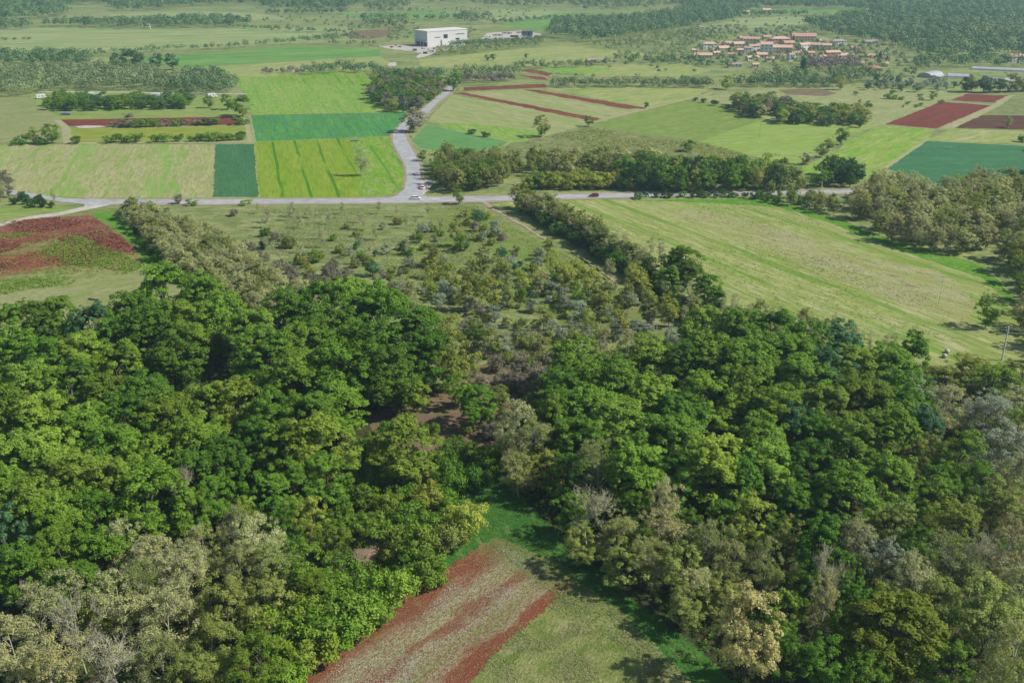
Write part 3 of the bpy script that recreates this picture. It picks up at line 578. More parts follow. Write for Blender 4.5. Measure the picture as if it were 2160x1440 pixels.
def fill(poly, sp, choices, hr, zpl=0.0, wr=(.85, 1.15), maxn=400):
    """scatter trees inside a photo-space outline (taken at height zpl) at spacing sp metres"""
    wp = [P(u, v, zpl) for u, v in poly]; q = [(p.x, p.y) for p in wp]
    xs = [a for a, _ in q]; ys = [b for _, b in q]; out = []; pts = []
    y = min(ys); r = 0
    while y < max(ys):
        x = min(xs)+(r % 2)*sp*.5
        while x < max(xs):
            a, b = x+R.uniform(-.33, .33)*sp, y+R.uniform(-.33, .33)*sp
            if inpoly((a, b), q): pts.append((a, b))
            x += sp
        y += sp*.87; r += 1
    R.shuffle(pts)
    for a, b in pts[:maxn]:
        kd, lk, wt = R.choices(choices, [c[2] for c in choices])[0]
        h = R.uniform(*hr)*(1 if kd not in ('shrub', 'olive', 'midbush') else PH[kd]/9.)
        out.append(tree(kd, lk, a, b, h/PH[kd], h/PH[kd]*R.uniform(*wr)))
    return out

# ------------------------------------------------------------------ the two woods in front (crown centre px, crown width px)
def items(txt):
    out = []
    for ln in txt.split(';'):
        ln = ln.split()
        if len(ln) >= 5: out.append((ln[0], ln[1], float(ln[2]), float(ln[3]), float(ln[4]), float(ln[5]) if len(ln) > 5 else None))
    return out
def group_px(txt, area, group, rows=None, wmul=1.0):
    os_ = [tree_px(k, l, x, y, w*wmul, h) for k, l, x, y, w, h in items(txt)]
    label_rows(os_, area, group, rows); return os_
group_px("""oak green 20 690 100 14;oak deep 75 680 90 14;oak green 130 675 95 14;oak blue 190 690 90 14;oak deep 243 712 90 14;
oak deep 272 668 95 15;oak green 345 620 110 17;oak green 425 632 110 16;oak deep 318 700 120 16;oak green 400 690 120 16;oak deep 375 745 100 15;oak green 478 680 105 15;
oak fresh 535 705 110 15;oak green 560 755 120 15;oak deep 600 655 105 15;oak deep 665 655 110 15;oak green 738 640 115 18;oak deep 800 660 135 18;oak deep 700 705 120 17;
oak deep 860 705 130 17;oak green 640 735 120 16;oak deep 900 745 110 16;oak deep 780 755 150 18;oak deep 720 790 130 16;oak deep 830 790 120 15;oak green 620 800 110 15""",
 'at back of left wood', 'broadleaf trees of the left wood', 4, 1.08)
group_px("""oak green 30 750 110 14;oak deep 100 765 110 14;oak fresh 178 755 105 14;oak green 245 785 110 15;oak fresh 60 825 120 14;oak green 145 820 120 14;oak green 215 850 110 14;oak deep 300 840 115 14;
oak green 25 880 110 14;oak fresh 100 885 120 14;oak green 190 905 125 14;oak deep 265 900 115 14;oak green 345 885 125 14;oak green 432 860 115 13;oak fresh 505 860 110 13;oak deep 570 880 110 13;
oak green 645 880 120 13;oak green 712 865 105 12;oak fresh 40 965 125 14;oak fresh 110 960 130 14;oak green 240 960 130 14;oak green 310 990 110 13;oak green 410 930 130 13;oak deep 480 970 105 12;
oak deep 540 940 100 12;oak green 590 950 100 12;oak fresh 675 945 140 14;oak fresh 165 1010 130 14;oak fresh 232 1035 120 14;oak green 320 1060 150 14;oak fresh 70 1070 120 14;oak green 12 1060 100 14;
oak deep 400 1000 100 11;oak deep 455 1050 90 10;oak green 405 1085 85 10;oak deep 560 1040 95 10;oak deep 610 1020 90 10;oak green 690 1010 100 10;oak fresh 515 1095 65 9;oak deep 570 1095 75 9;
oak green 125 1100 120 13;oak deep 200 1095 110 12;oak blue 10 1150 100 13;oak green 125 1170 110 12;oak deep 215 1170 110 11;oak deep 45 1210 110 11;oak deep 160 1240 110 10""",
 'of the left wood', 'broadleaf trees of the left wood', 6, 1.08)
group_px("""airy yellow 945 745 105 15;oak fresh 870 830 75 8;oak deep 1008 850 88 9;airy green 965 815 70 8;oak fresh 850 945 145 12;airy deep 790 960 70 7;airy yellow 895 1010 75 4""",
 'round the brown clearing', 'trees round the clearing', 2)
group_px("""twiggy pale 262 1160 90 11;twiggy pale 335 1180 120 11;twiggy olivey 300 1235 120 11;twiggy pale 250 1270 130 11;twiggy pale 385 1235 130 11;twiggy pale 395 1190 100 10;twiggy pale 355 1310 140 11;
twiggy olivey 430 1165 90 10;twiggy olivey 500 1130 90 11;twiggy pale 545 1140 110 11;twiggy olivey 580 1190 110 10;twiggy olivey 505 1200 90 10;airy olivey 470 1280 120 10;airy olivey 560 1270 120 9;airy olivey 450 1370 130 10;
airy green 545 1390 130 9;twiggy pale 75 1290 130 12;twiggy pale 20 1370 140 12;bare pale 165 1330 100 12;twiggy tan 110 1400 140 11;bare pale 235 1400 110 10;twiggy olivey 330 1400 120 9;airy green 640 1190 110 9;
airy deep 600 1120 80 9;airy yellow 660 1095 80 9;airy fresh 622 1085 70 9;airy green 700 1140 90 8;airy olivey 200 1300 90 9;airy olivey 400 1425 110 8;twiggy pale 150 1260 90 10;bare pale 390 1045 50 12""",
 'of bottom left thicket', 'twiggy trees of the bottom left thicket', 4, 1.05)
group_px("""oak green 1213 770 115 13;oak deep 1180 825 110 12;oak fresh 1365 760 115 13;oak green 1290 810 130 13;oak green 1245 870 130 13;oak fresh 1385 845 130 14;oak fresh 1483 692 95 13;oak green 1560 702 115 14;
oak deep 1625 700 95 13;oak green 1500 755 125 15;oak deep 1440 770 100 13;oak green 1578 765 130 15;oak green 1650 755 125 14;oak deep 1700 730 105 13;oak blue 1768 722 95 12;oak green 1697 810 115 13;oak blue 1750 780 100 12;
oak fresh 1800 775 105 12;oak green 1873 775 115 12;oak deep 1925 745 65 12;oak green 1820 835 120 13;oak deep 1905 835 115 12;oak green 1490 850 120 14;oak deep 1430 880 110 13;oak green 1567 835 125 14;oak green 1640 870 115 13;
oak fresh 1740 865 115 13;oak blue 1690 905 90 11;oak fresh 1310 905 150 14;oak deep 1225 940 110 12;oak green 1400 935 150 14;oak fresh 1500 985 150 14;oak deep 1440 1010 110 12;oak green 1345 1000 130 13;
oak green 1600 935 120 13;oak fresh 1618 985 110 12;oak deep 1560 1020 90 11;oak fresh 1795 940 115 13;oak green 1875 920 125 14;oak green 1785 1040 130 12;oak green 1868 1015 110 13;oak deep 1710 990 110 11;oak deep 1680 1060 90 9;oak deep 1720 930 90 11""",
 'of the right wood', 'broadleaf trees of the right wood', 6, 1.08)
group_px("""twiggy olivey 1112 930 120 12;twiggy pale 1085 900 90 12;airy yellow 1155 990 80 8;twiggy olivey 1095 990 90 9;twiggy olivey 1258 985 100 13;bare pale 1240 1080 90 10;twiggy olivey 1300 1130 100 9;airy olivey 1320 1190 100 8;
twiggy pale 1400 1060 80 12;twiggy tan 1400 1120 110 10;airy olivey 1440 1200 110 9;twiggy olivey 1380 1180 100 9;airy yellow 1584 1100 100 10;twiggy olivey 1495 1145 110 10;twiggy pale 1460 1250 90 8;twiggy olivey 1550 1190 100 9;
twiggy olivey 1620 1190 70 10;oak deep 1728 1150 90 12;twiggy pale 1820 1165 110 11;airy silver 1860 1190 100 10;oak deep 1780 1210 90 9;twiggy tan 1735 1270 65 12;bare pale 1740 1215 60 11;twiggy pale 1925 1220 100 11;airy olivey 1890 1100 90 9;
airy yellow 2012 1110 125 11;twiggy olivey 2010 1180 120 11;twiggy tan 2125 1150 90 11;airy olivey 2105 1060 110 10;airy green 1965 1045 90 9;airy tan 1582 1330 150 14;oak fresh 1655 1290 75 9;airy deep 1660 1380 110 8;airy deep 1745 1400 120 8;
oak moss 1885 1335 200 12;airy olivey 2085 1290 170 12;twiggy olivey 2140 1400 130 13;airy green 2010 1420 120 10;airy olivey 1520 1260 90 7;twiggy pale 2150 1240 90 11;airy deep 1640 1130 90 8;airy deep 1940 1150 90 8;airy deep 1810 1280 80 8;
airy olivey 1980 1260 90 9;bare pale 2060 1180 70 11;airy olivey 1440 1280 80 7;airy deep 1830 1430 110 8""",
 'of bottom right thicket', 'mixed trees of the bottom right thicket', 5, 1.05)
group_px("""airy olivey 1990 805 95 8;airy yellow 2045 770 80 7;airy green 2100 800 110 8;airy olivey 2155 790 90 8;oak blue 1945 900 80 12;twiggy pale 2000 860 100 10;twiggy silver 2075 870 110 10;twiggy pale 2140 860 100 10;airy green 2030 960 110 11;
twiggy silver 2110 940 110 11;twiggy pale 2150 1000 90 11;airy olivey 1960 960 80 9;airy deep 1990 1020 90 9;airy deep 2060 1020 90 9;airy silver 1940 830 80 8;airy green 2150 900 90 9""",
 'of right edge scrub', 'scrub trees at the right edge', 3, 1.05)
group_px("""shrub green 760 1045 75;shrub fresh 815 1060 70;shrub deep 845 1015 80;shrub yellow 905 1045 80;shrub deep 950 1005 85;shrub green 935 1050 70;shrub yellow 980 1090 100;shrub green 870 1085 85;shrub fresh 795 1110 80;
shrub fresh 878 1145 105;shrub olivey 945 1135 80;shrub fresh 910 1195 95;shrub fresh 835 1235 105;shrub green 780 1250 110;shrub fresh 740 1295 120;shrub green 700 1325 120;shrub fresh 650 1370 120;shrub green 600 1350 120;
shrub green 690 1250 110;shrub fresh 640 1290 110;shrub green 720 1210 90;shrub deep 770 1000 80;shrub green 740 1100 80;shrub deep 720 1050 80;shrub yellow 820 1170 45;shrub fresh 925 1150 50;shrub yellow 850 1120 45;shrub green 600 1420 110;shrub fresh 800 1290 70;
shrub deep 1000 1010 70;shrub deep 860 1190 70;shrub green 910 1110 70;shrub deep 700 1090 80;shrub fresh 570 1320 110""",
 'by red stony field', 'shrubs beside the red stony field', 4, 1.0)

# ------------------------------------------------------------------ olive grove in the middle
T2 = """olive silver 260 225 44;olive silver 515 250 80;olive green 500 300 60;olive blue 780 335 80;olive blue 95 348 50;olive silver 50 385 50;olive blue 405 345 60;olive blue 435 420 45;olive blue 215 398 40;olive blue 195 490 90;
olive mauve 265 530 60;olive mauve 370 520 40;olive blue 860 170 90;olive mauve 845 230 60;olive silver 980 235 90;olive silver 895 290 60;olive blue 1010 400 80;olive silver 1070 465 95;olive blue 1120 490 80;olive silver 1250 400 75;
olive silver 1240 460 80;olive blue 1340 560 95;olive silver 1050 570 70;olive silver 1330 620 90;olive silver 1410 660 90;olive silver 1420 715 100;olive silver 1500 750 100;olive silver 1000 700 100;olive silver 800 725 80;olive silver 620 700 100;
olive silver 640 620 100;olive mauve 880 750 90;olive silver 965 780 100;olive silver 1210 730 80;olive blue 1210 650 90;olive silver 1630 600 80;olive silver 1830 690 90;olive silver 1700 780 90;olive silver 1490 820 100;olive silver 1720 850 100;
olive silver 1870 860 90;olive silver 1740 900 90;olive silver 1390 910 100;olive silver 2090 920 90;olive silver 1040 980 90;olive mauve 820 990 90;olive blue 1760 1080 100;olive mauve 1950 800 90;olive silver 1550 900 100;olive silver 1930 880 90;
olive silver 1560 640 80;olive silver 1330 850 80;olive silver 1450 580 70;olive blue 1150 540 60;olive silver 700 640 70;olive silver 1640 980 90"""
group_px(';'.join('%s %s %g %g %g' % (k, l, 720+x/3, 400+y/3, w/3*1.1) for k, l, x, y, w, h in items(T2)), 'of the olive grove', 'olive trees in the grove', 8)
T3 = """locust yellow 590 500 110;locust yellow 700 520 120;locust olivey 800 560 130;locust yellow 950 620 140;locust olivey 780 640 120;locust pale 900 450 120;locust yellow 1150 560 120;locust yellow 1350 470 120;locust yellow 1500 500 120;
locust yellow 1600 560 130;airy yellow 1860 560 170;locust olivey 1640 700 130;locust yellow 1560 820 120;locust yellow 1760 810 130;locust olivey 1950 720 130;locust yellow 2080 730 130;locust pale 1250 560 110;locust yellow 700 850 120;
locust olivey 1280 780 100;twiggy tan 1640 950 140;locust yellow 1450 960 120;locust olivey 1250 990 120;twiggy pale 450 660 130;locust olivey 600 450 100;locust pale 380 650 110;locust olivey 730 250 100;locust yellow 1310 340 70;locust green 880 600 110;
locust olivey 1000 500 120;locust yellow 1420 540 110;twiggy pale 1800 980 120;locust olivey 1130 880 120;locust olivey 960 930 120;locust olivey 560 380 100;locust yellow 850 1080 100;locust pale 1680 620 110;locust olivey 1800 650 110;
locust green 760 320 70;locust yellow 1930 620 100;twiggy pale 700 1000 110;locust yellow 830 480 100;locust olivey 1050 640 110;locust pale 1700 480 80;locust yellow 560 610 90;locust green 1500 640 100;locust olivey 1900 960 110;locust green 1130 660 80"""
def px3(T, ox, oy, m=1.0):
    return ';'.join('%s %s %g %g %g' % (k, l, ox+x/3, oy+y/3, w/3*m) for k, l, x, y, w, h in items(T))
group_px(px3(T3, 720, 400, 1.05), 'of the grove scrub', 'young trees in the olive grove', 7)
T4 = """shrub mauve 1460 350 90;shrub mauve 1570 350 90;shrub deep 1680 265 70;shrub mauve 1735 290 60;shrub dark 1670 340 70;shrub olivey 1830 330 90;shrub mauve 1520 395 90;shrub mauve 1650 430 100;shrub mauve 1780 480 100;shrub mauve 1850 520 100;
shrub mauve 1750 530 90;shrub mauve 1820 570 100;shrub mauve 2110 470 90;shrub mauve 2070 510 90;shrub olivey 1900 430 90;shrub green 1990 420 90;shrub mauve 2130 540 90;shrub pale 1900 600 110;shrub mauve 1960 560 90;shrub mauve 2040 580 90;shrub green 2110 300 50"""
group_px(px3(T4, 0, 400, 1.1), 'right of pale hedge', 'shrubs near the diagonal hedge', 3)
T5 = """shrub mauve 820 850 120;shrub mauve 760 880 110;shrub mauve 900 890 110;shrub mauve 900 1010 110;shrub mauve 1130 1130 120;shrub mauve 1100 1230 120;shrub mauve 1180 1260 120;shrub mauve 980 1100 110;shrub mauve 1250 1140 110;shrub olivey 1050 1060 100;
shrub mauve 1000 960 100;shrub pale 1060 830 90;shrub green 1200 1100 90;shrub mauve 830 1080 90;shrub mauve 1020 1190 100;shrub olivey 1180 960 100;shrub mauve 30 530 90;shrub mauve 330 610 80;shrub pale 440 600 90;shrub mauve 1300 1060 90;shrub fresh 720 700 60;
shrub yellow 1120 735 40;shrub fresh 1350 690 60;shrub pale 250 600 90;shrub yellow 920 160 60;shrub olivey 1110 370 50;shrub green 120 410 60;shrub olivey 180 440 60;shrub green 520 360 50"""
group_px(px3(T5, 720, 400, 1.1), 'below the olive grove', 'shrubs below the olive grove', 4)

o = fill([(560, 560), (760, 520), (900, 480), (1000, 445), (1110, 540), (1290, 640), (1390, 720), (1180, 740), (1000, 760), (900, 660), (700, 620)], 8.6, [('shrub', 'olivey', 3), ('shrub', 'mauve', 2), ('olive', 'silver', 4), ('shrub', 'yellow', 2), ('shrub', 'green', 1)], (4, 8), 0, (.9, 1.3), 75)
label_rows(o, 'of the grove undergrowth', 'low bushes between the olive trees')
o = fill([(480, 450), (1000, 442), (960, 480), (880, 540), (760, 560), (640, 560), (540, 520)], 12.5, [('sapling', 'pale', 3), ('sapling', 'olivey', 2), ('shrub', 'olivey', 1), ('shrub', 'mauve', 1)], (4.5, 7.5), 0, (1., 1.5), 46)
label_rows(o, 'of the open grove', 'thin saplings of the open grove')
group_px("""shrub mauve 1010 800 50;shrub olivey 1050 830 55;shrub mauve 1090 800 50;shrub green 1120 850 60;shrub olivey 1075 880 60;shrub mauve 1040 905 50;shrub green 1000 950 60;shrub deep 960 940 60;shrub green 905 905 50;shrub deep 930 970 70;
shrub olivey 985 900 40;shrub deep 820 905 50;shrub green 780 930 60;shrub mauve 1130 790 50;shrub deep 1020 990 70;shrub olivey 865 880 40;shrub green 1060 950 60""", 'round brown clearing', 'shrubs round the brown clearing', 2)
group_px("""airy green 660 1240 90 7;oak green 1165 880 90 12;airy deep 1190 1000 90 10;airy green 1210 1080 90 8;airy deep 1340 1080 90 9;airy green 1000 700 60 8;airy deep 1350 1150 90 8;airy olivey 1225 1150 90 7;
airy deep 1450 1120 90 9;airy deep 1530 1100 90 9;airy olivey 1660 1150 90 9;airy green 1700 1240 90 8;airy olivey 1960 1330 100 9;airy green 1780 1330 90 8""", 'amid other trees', 'filler trees between the larger ones', 3)

# ------------------------------------------------------------------ diagonal hedges and the rest of the middle distance
o = fill([(250, 452), (310, 448), (410, 485), (485, 530), (575, 590), (650, 650), (545, 678), (450, 625), (368, 570), (310, 510)], 4.6, [('locust', 'pale', 4), ('locust', 'olivey', 1), ('twiggy', 'pale', 1)], (7, 9.5), 1.0, (1., 1.3))
label_rows(o, 'of the pale hedge', 'trees of the pale diagonal hedge')
o = fill([(250, 462), (310, 512), (366, 572), (448, 628), (500, 670), (460, 670), (385, 612), (300, 520)], 4.5, [('shrub', 'dark', 2), ('shrub', 'deep', 2)], (7, 10), 0)
label_rows(o, 'under the pale hedge', 'shrubs under the pale diagonal hedge')
o = fill([(1075, 430), (1130, 430), (1270, 500), (1370, 560), (1375, 590), (1265, 530), (1160, 470)], 4.4, [('locust', 'olivey', 3), ('locust', 'pale', 1), ('airy', 'olivey', 1), ('sapling', 'pale', 1)], (7.5, 10.5), 1.5, (1., 1.3))
label_rows(o, 'of dirt track hedge', 'trees of the hedge beside the dirt track')
o = fill([(1085, 436), (1180, 470), (1300, 540), (1440, 655), (1485, 730), (1410, 650), (1262, 548), (1195, 508), (1140, 474)], 3.8, [('shrub', 'dark', 3), ('shrub', 'deep', 2)], (8, 12), 0)
label_rows(o, 'under dirt track hedge', 'dark shrubs along the dirt track')
o = fill([(1250, 515), (1420, 590), (1520, 640), (1580, 700), (1480, 720), (1380, 640)], 6.5, [('airy', 'deep', 2), ('airy', 'dark', 3), ('locust', 'olivey', 1), ('sapling', 'pale', 2)], (7, 9), 1.0)
o += [tree_px('oak', 'deep', 1445, 555, 80, 11), tree_px('oak', 'green', 1405, 590, 60, 9), tree_px('oak', 'deep', 1495, 610, 70, 10), tree_px('sapling', 'dark', 1272, 500, 16, 9), tree_px('sapling', 'pale', 1395, 520, 20, 9), tree_px('sapling', 'pale', 1375, 515, 18, 9)]
label_rows(o, 'of dark diagonal hedge', 'trees of the dark diagonal hedge')
o = fill([(1480, 640), (1620, 672), (1880, 735), (1890, 765), (1700, 722), (1500, 680)], 4.4, [('sapling', 'pale', 3), ('sapling', 'tan', 1), ('locust', 'olivey', 1)], (5.5, 9), 1.0)
label_rows(o, 'fringing the meadow', 'thin saplings along the hay meadow')
# north of the main road
o = fill([(920, 398), (924, 352), (960, 350), (1060, 352), (1075, 372), (1050, 404), (960, 407)], 5.6, [('locust', 'olivey', 3), ('twiggy', 'olivey', 1), ('airy', 'olivey', 3), ('airy', 'green', 1)], (9.5, 12.5), 0)
label_rows(o, 'of the crossroads copse', 'trees of the copse by the crossroads')
o = fill([(1100, 402), (1110, 388), (1310, 388), (1330, 400), (1310, 404)], 4.2, [('midlo', 'yellow', 3), ('midlo', 'green', 1)], (5.5, 8), 0, (1.1, 1.4))
label_rows(o, 'of the roadside hedge', 'bushes of the yellow green roadside hedge', 2)
o = fill([(1060, 370), (1080, 352), (1300, 350), (1440, 362), (1440, 372), (1200, 378)], 6.5, [('locust', 'olivey', 2), ('midlo', 'olivey', 3), ('midlo', 'pale', 2)], (8, 12), 0)
label_rows(o, 'behind the roadside hedge', 'slender trees behind the roadside hedge')
o = fill([(1300, 396), (1330, 372), (1440, 370), (1660, 380), (1690, 400), (1560, 406), (1340, 407)], 6.6, [('mid', 'deep', 3), ('mid', 'dark', 1), ('midlo', 'olivey', 3), ('midlo', 'yellow', 2), ('mid', 'green', 2)], (9, 13), 0, (.9, 1.2))
label_rows(o, 'of the roadside copse', 'dark trees of the roadside copse')
o = fill([(1330, 416), (1480, 412), (1590, 413), (1590, 421), (1480, 418), (1335, 421)], 4, [('midbush', 'dark', 2), ('midbush', 'deep', 1)], (6, 8), 0)
label_rows(o, 'at south road edge', 'low hedge bushes along the south road edge', 2)
o = fill([(1590, 413), (1690, 418), (1770, 440), (1760, 460), (1680, 440), (1590, 424)], 5.2, [('locust', 'olivey', 3), ('shrub', 'deep', 2)], (7, 8.5), 0)
label_rows(o, 'at the meadow corner', 'hedge trees at the meadow corner')
o = fill([(1795, 470), (1790, 410), (1900, 404), (2060, 406), (2240, 406), (2240, 610), (2130, 585), (2100, 520), (2040, 548), (1960, 535), (1880, 512)], 5.3, [('airy', 'tan', 1), ('twiggy', 'pale', 2), ('airy', 'olivey', 2), ('airy', 'pale', 4), ('airy', 'yellow', 1), ('twiggy', 'olivey', 1)], (9, 12.5), 0, (1.05, 1.3), 165)
label_rows(o, 'of the pale copse', 'trees of the pale copse on the right')
o = fill([(2140, 590), (2250, 600), (2300, 760), (2200, 760), (2150, 690)], 8, [('airy', 'olivey', 2), ('twiggy', 'tan', 1), ('airy', 'green', 1)], (9, 11), 0)
label_rows(o, 'at right picture edge', 'trees at the right edge of the meadow')
tag(tree_px('airy', 'fresh', 2086, 650, 62, 8.5), 'lone leafy green tree casting a long shadow on the hay meadow', 'tree')
o = fill([(1726, 398), (1735, 370), (1790, 366), (1822, 385), (1815, 400)], 6.5, [('mid', 'dark', 3), ('mid', 'deep', 1)], (8, 11), 0)
label_rows(o, 'by the white pole', 'dark trees by the white pole')
# single trees of the fields: kind look base_x base_y height_px label category
for k, l, bx, by, hp, wf, lab in [
 ('airy', 'yellow', 1142, 289, 44, 1.2, 'lone olive green tree at the corner of the striped meadow'),
 ('mid', 'deep', 957, 193, 42, 1.15, 'dark round tree at the bend where the red strip meets the road'),
 ('midlo', 'mauve', 872, 279, 50, 1.3, 'grey leafless looking tree on the inside of the road bend'),
 ('sapling', 'pale', 764, 372, 58, 1.9, 'faint grey twiggy tree in the bright green field'),
 ('mid', 'deep', 892, 340, 23, 1.1, 'small dark heart shaped tree beside the road'),
 ('mid', 'deep', 1242, 267, 23, 1.1, 'small dark tree at the lower end of the red strip'),
 ('mid', 'green', 511, 246, 42, 1.3, 'round green tree at the right end of the red soil strip'),
 ('mid', 'green', 441, 228, 24, 1.1, 'first small round tree left of the big round field tree'),
 ('mid', 'deep', 480, 232, 30, 1.1, 'second small round tree left of the big round field tree'),
 ('mid', 'deep', 1774, 306, 34, 1.0, 'dark leafy tree above the pale green pasture hedge'),
 ('midlo', 'olivey', 1748, 318, 26, 1.4, 'olive brown tree left of the dark leafy pasture tree'),
 ('midlo', 'olivey', 1735, 332, 26, 1.4, 'lowest olive brown tree in the short pasture row'),
 ('midlo', 'mauve', 1700, 347, 24, 1.5, 'grey green bushy tree at the lower pasture corner'),
 ('mid', 'deep', 1453, 320, 24, 1.5, 'dark rounded tree standing out above the wispy scrub'),
 ('mid', 'deep', 1363, 229, 14, 1.1, 'tiny dark tree at the end of the upper red strip'),
 ('mid', 'green', 110, 303, 38, 1.2, 'taller green field tree beside the pale track'),
 ('mid', 'fresh', 72, 303, 32, 1.0, 'light green field tree between two darker bushes'),
 ('midbush', 'deep', 46, 305, 18, 1.2, 'low dark bush at the left of the field trees'),
 ('midbush', 'deep', 90, 305, 14, 1.5, 'low dark bush between the two field trees'),
 ('midlo', 'mauve', 273, 268, 28, 1.5, 'pinkish bare tree in front of the red soil strip'),
 ('airy', 'fresh', 968, 431, 32, 1.1, 'bright green roadside tree by the start of the dirt track'),
 ('midbush', 'dark', 996, 283, 10, 1.4, 'left one of two dark bushes in the green slope'),
 ('midbush', 'dark', 1024, 289, 10, 1.4, 'right one of two dark bushes in the green slope'),
 ('midbush', 'deep', 281, 431, 10, 1.7, 'low round bush at the road junction verge'),
 ('midlo', 'mauve', 377, 431, 22, 1.3, 'grey bare bush on the south verge of the road'),
 ('midbush', 'green', 403, 433, 12, 1.5, 'green bush right of the grey bare one on the verge'),
 ('midbush', 'fresh', 520, 432, 10, 2.0, 'flat bright bush on the verge facing the teal field'),
 ('midlo', 'tan', 1603, 249, 28, 1.6, 'broad pale tree where the pasture boundary bends'),
 ('midbush', 'dark', 1563, 249, 8, 1.2, 'single dark bush in the mid green pasture'),
 ('mid', 'fresh', 1967, 212, 18, 1.1, 'tiny bright green tree above the big red field'),
 ('midlo', 'yellow', 1532, 189, 30, 1.3, 'light upright tree left of the dark village hedge'),
 ('midlo', 'yellow', 1772, 190, 28, 1.2, 'light upright tree right of the dark village hedge'),
 ('mid', 'green', 1110, 124, 11, 1.1, 'tiny lone tree in the pale ridge meadow'),
 ('mid', 'deep', 1027, 128, 11, 1.2, 'left of two dark trees in the ridge meadow'),
 ('mid', 'deep', 1040, 128, 14, 1.2, 'right of two dark trees in the ridge meadow'),
 ('midbush', 'deep', 2157, 300, 14, 1.3, 'dark bush at the right edge above the teal field'),
 ('mid', 'deep', 2190, 365, 60, 1.4, 'tree beyond the right edge shading the teal field'),
 ('midlo', 'olivey', 2125, 270, 24, .8, 'thin small tree below the dark red beds'),
 ]:
    tag(base_px(k, l, bx, by, hp, None, wf), lab, 'bush' if k == 'midbush' else 'tree')
# field hedgerows
def hedge_line(pts, sp, choices, hr, area, group, rows=1, wr=(.9, 1.3)):
    w = [P(*p) for p in pts]; out = []
    for a, b in zip(w, w[1:]):
        L = (b-a).length; n = max(1, round(L/sp))
        for i in range(n):
            p = a+(b-a)*((i+R.uniform(.2, .8))/n); kd, lk, wt = R.choices(choices, [c[2] for c in choices])[0]
            h = R.uniform(*hr); out.append(tree(kd, lk, p.x, p.y+R.uniform(-1.2, 1.2), h/PH[kd], h/PH[kd]*R.uniform(*wr)))
    label_rows(out, area, group, rows); return out
DG = [('midbush', 'deep', 3), ('midbush', 'green', 1)]
hedge_line([(232, 268), (300, 268), (420, 264)], 6.0, [('midbush', 'deep', 2), ('midbush', 'mauve', 1)], (3, 4.6), 'below the red soil strip', 'bushes below the red soil strip', 1, (1.1, 1.5))
hedge_line([(425, 265), (460, 264)], 6, DG, (4, 4.6), 'right of the bush row gap', 'bushes right of the bush row gap', 1, (1.2, 1.6))
hedge_line([(490, 264), (512, 263)], 6, [('midbush', 'deep', 1)], (4.6, 5.2), 'at the right end of the red strip', 'bushes at the end of the red strip', 1, (1.2, 1.6))
hedge_line([(157, 302), (183, 302)], 5, DG, (3.5, 4.5), 'at the left end of the lower hedge', 'bushes of the lower field hedge', 1, (1.2, 1.6))
hedge_line([(218, 302), (304, 300)], 5, DG, (3.6, 5), 'mid lower hedge', 'bushes of the lower field hedge', 1, (1.1, 1.5))
hedge_line([(325, 300), (358, 299)], 5, DG, (3.6, 4.6), 'in the third stretch of the lower hedge', 'bushes of the lower field hedge', 1, (1.1, 1.5))
hedge_line([(372, 299), (456, 298), (512, 296)], 5.5, DG, (3.4, 5), 'in the right stretch of the lower hedge', 'bushes of the lower field hedge', 1, (1., 1.4))
o = fill([(88, 232), (110, 214), (240, 218), (400, 214), (410, 230), (250, 234), (170, 238)], 7.5, [('mid', 'deep', 3), ('mid', 'green', 2), ('mid', 'blue', 1)], (6, 8.5), 0, (1.1, 1.5)); label_rows(o, 'of the campsite belt', 'trees of the belt below the campsite')
o = fill([(0, 410), (110, 428), (175, 438), (150, 444), (60, 438), (-60, 430)], 6, [('locust', 'mauve', 2), ('shrub', 'dark', 2), ('midbush', 'dark', 2), ('sapling', 'pale', 3)], (7, 10.5), 0); label_rows(o, 'by the left lane', 'trees and bushes by the left lane')
hedge_line([(-60, 380), (30, 402)], 7, [('locust', 'mauve', 1), ('airy', 'dark', 1)], (9, 11), 'at the far left lane bend', 'trees at the far left lane bend')
o = fill([(783, 215), (790, 180), (860, 172), (935, 180), (935, 200), (885, 232), (850, 240), (810, 235)], 7.6, [('mid', 'deep', 2), ('midlo', 'mauve', 2), ('midlo', 'olivey', 2), ('mid', 'blue', 1)], (7, 10.5), 0, (1.1, 1.5)); label_rows(o, 'of side road copse', 'trees of the copse left of the side road')
o = fill([(1545, 222), (1640, 222), (1680, 238), (1600, 250), (1560, 240)], 7.5, [('mid', 'deep', 2), ('mid', 'fresh', 1), ('midlo', 'olivey', 2), ('midlo', 'mauve', 1)], (7, 10), 0, (1.1, 1.5)); label_rows(o, 'of left pasture copse', 'trees of the left pasture copse')
o = fill([(1630, 248), (1680, 238), (1800, 244), (1836, 254), (1825, 266), (1640, 262)], 7.5, [('midlo', 'yellow', 2), ('mid', 'deep', 2), ('midlo', 'olivey', 3)], (7, 9.5), 0, (1.1, 1.4)); label_rows(o, 'of right pasture copse', 'trees of the right pasture copse')
hedge_line([(1648, 262), (1740, 266), (1825, 270)], 10, [('mid', 'blue', 1)], (5, 6.5), 'before right pasture copse', 'small trees before the right pasture copse')
hedge_line([(1450, 210), (1520, 226), (1600, 240)], 14, [('midbush', 'dark', 1)], (2.5, 3.8), 'on the pasture boundary', 'bushes along the pasture boundary')
o = [base_px(R.choice(['midbush', 'midbush', 'mid']), R.choice(['deep', 'green', 'fresh']), R.uniform(1800, 1990), R.uniform(196, 236), R.uniform(5, 9), None, 1.3) for _ in range(18)]
label_rows(o, 'in pale rough pasture', 'scattered bushes in the pale rough pasture', 2)
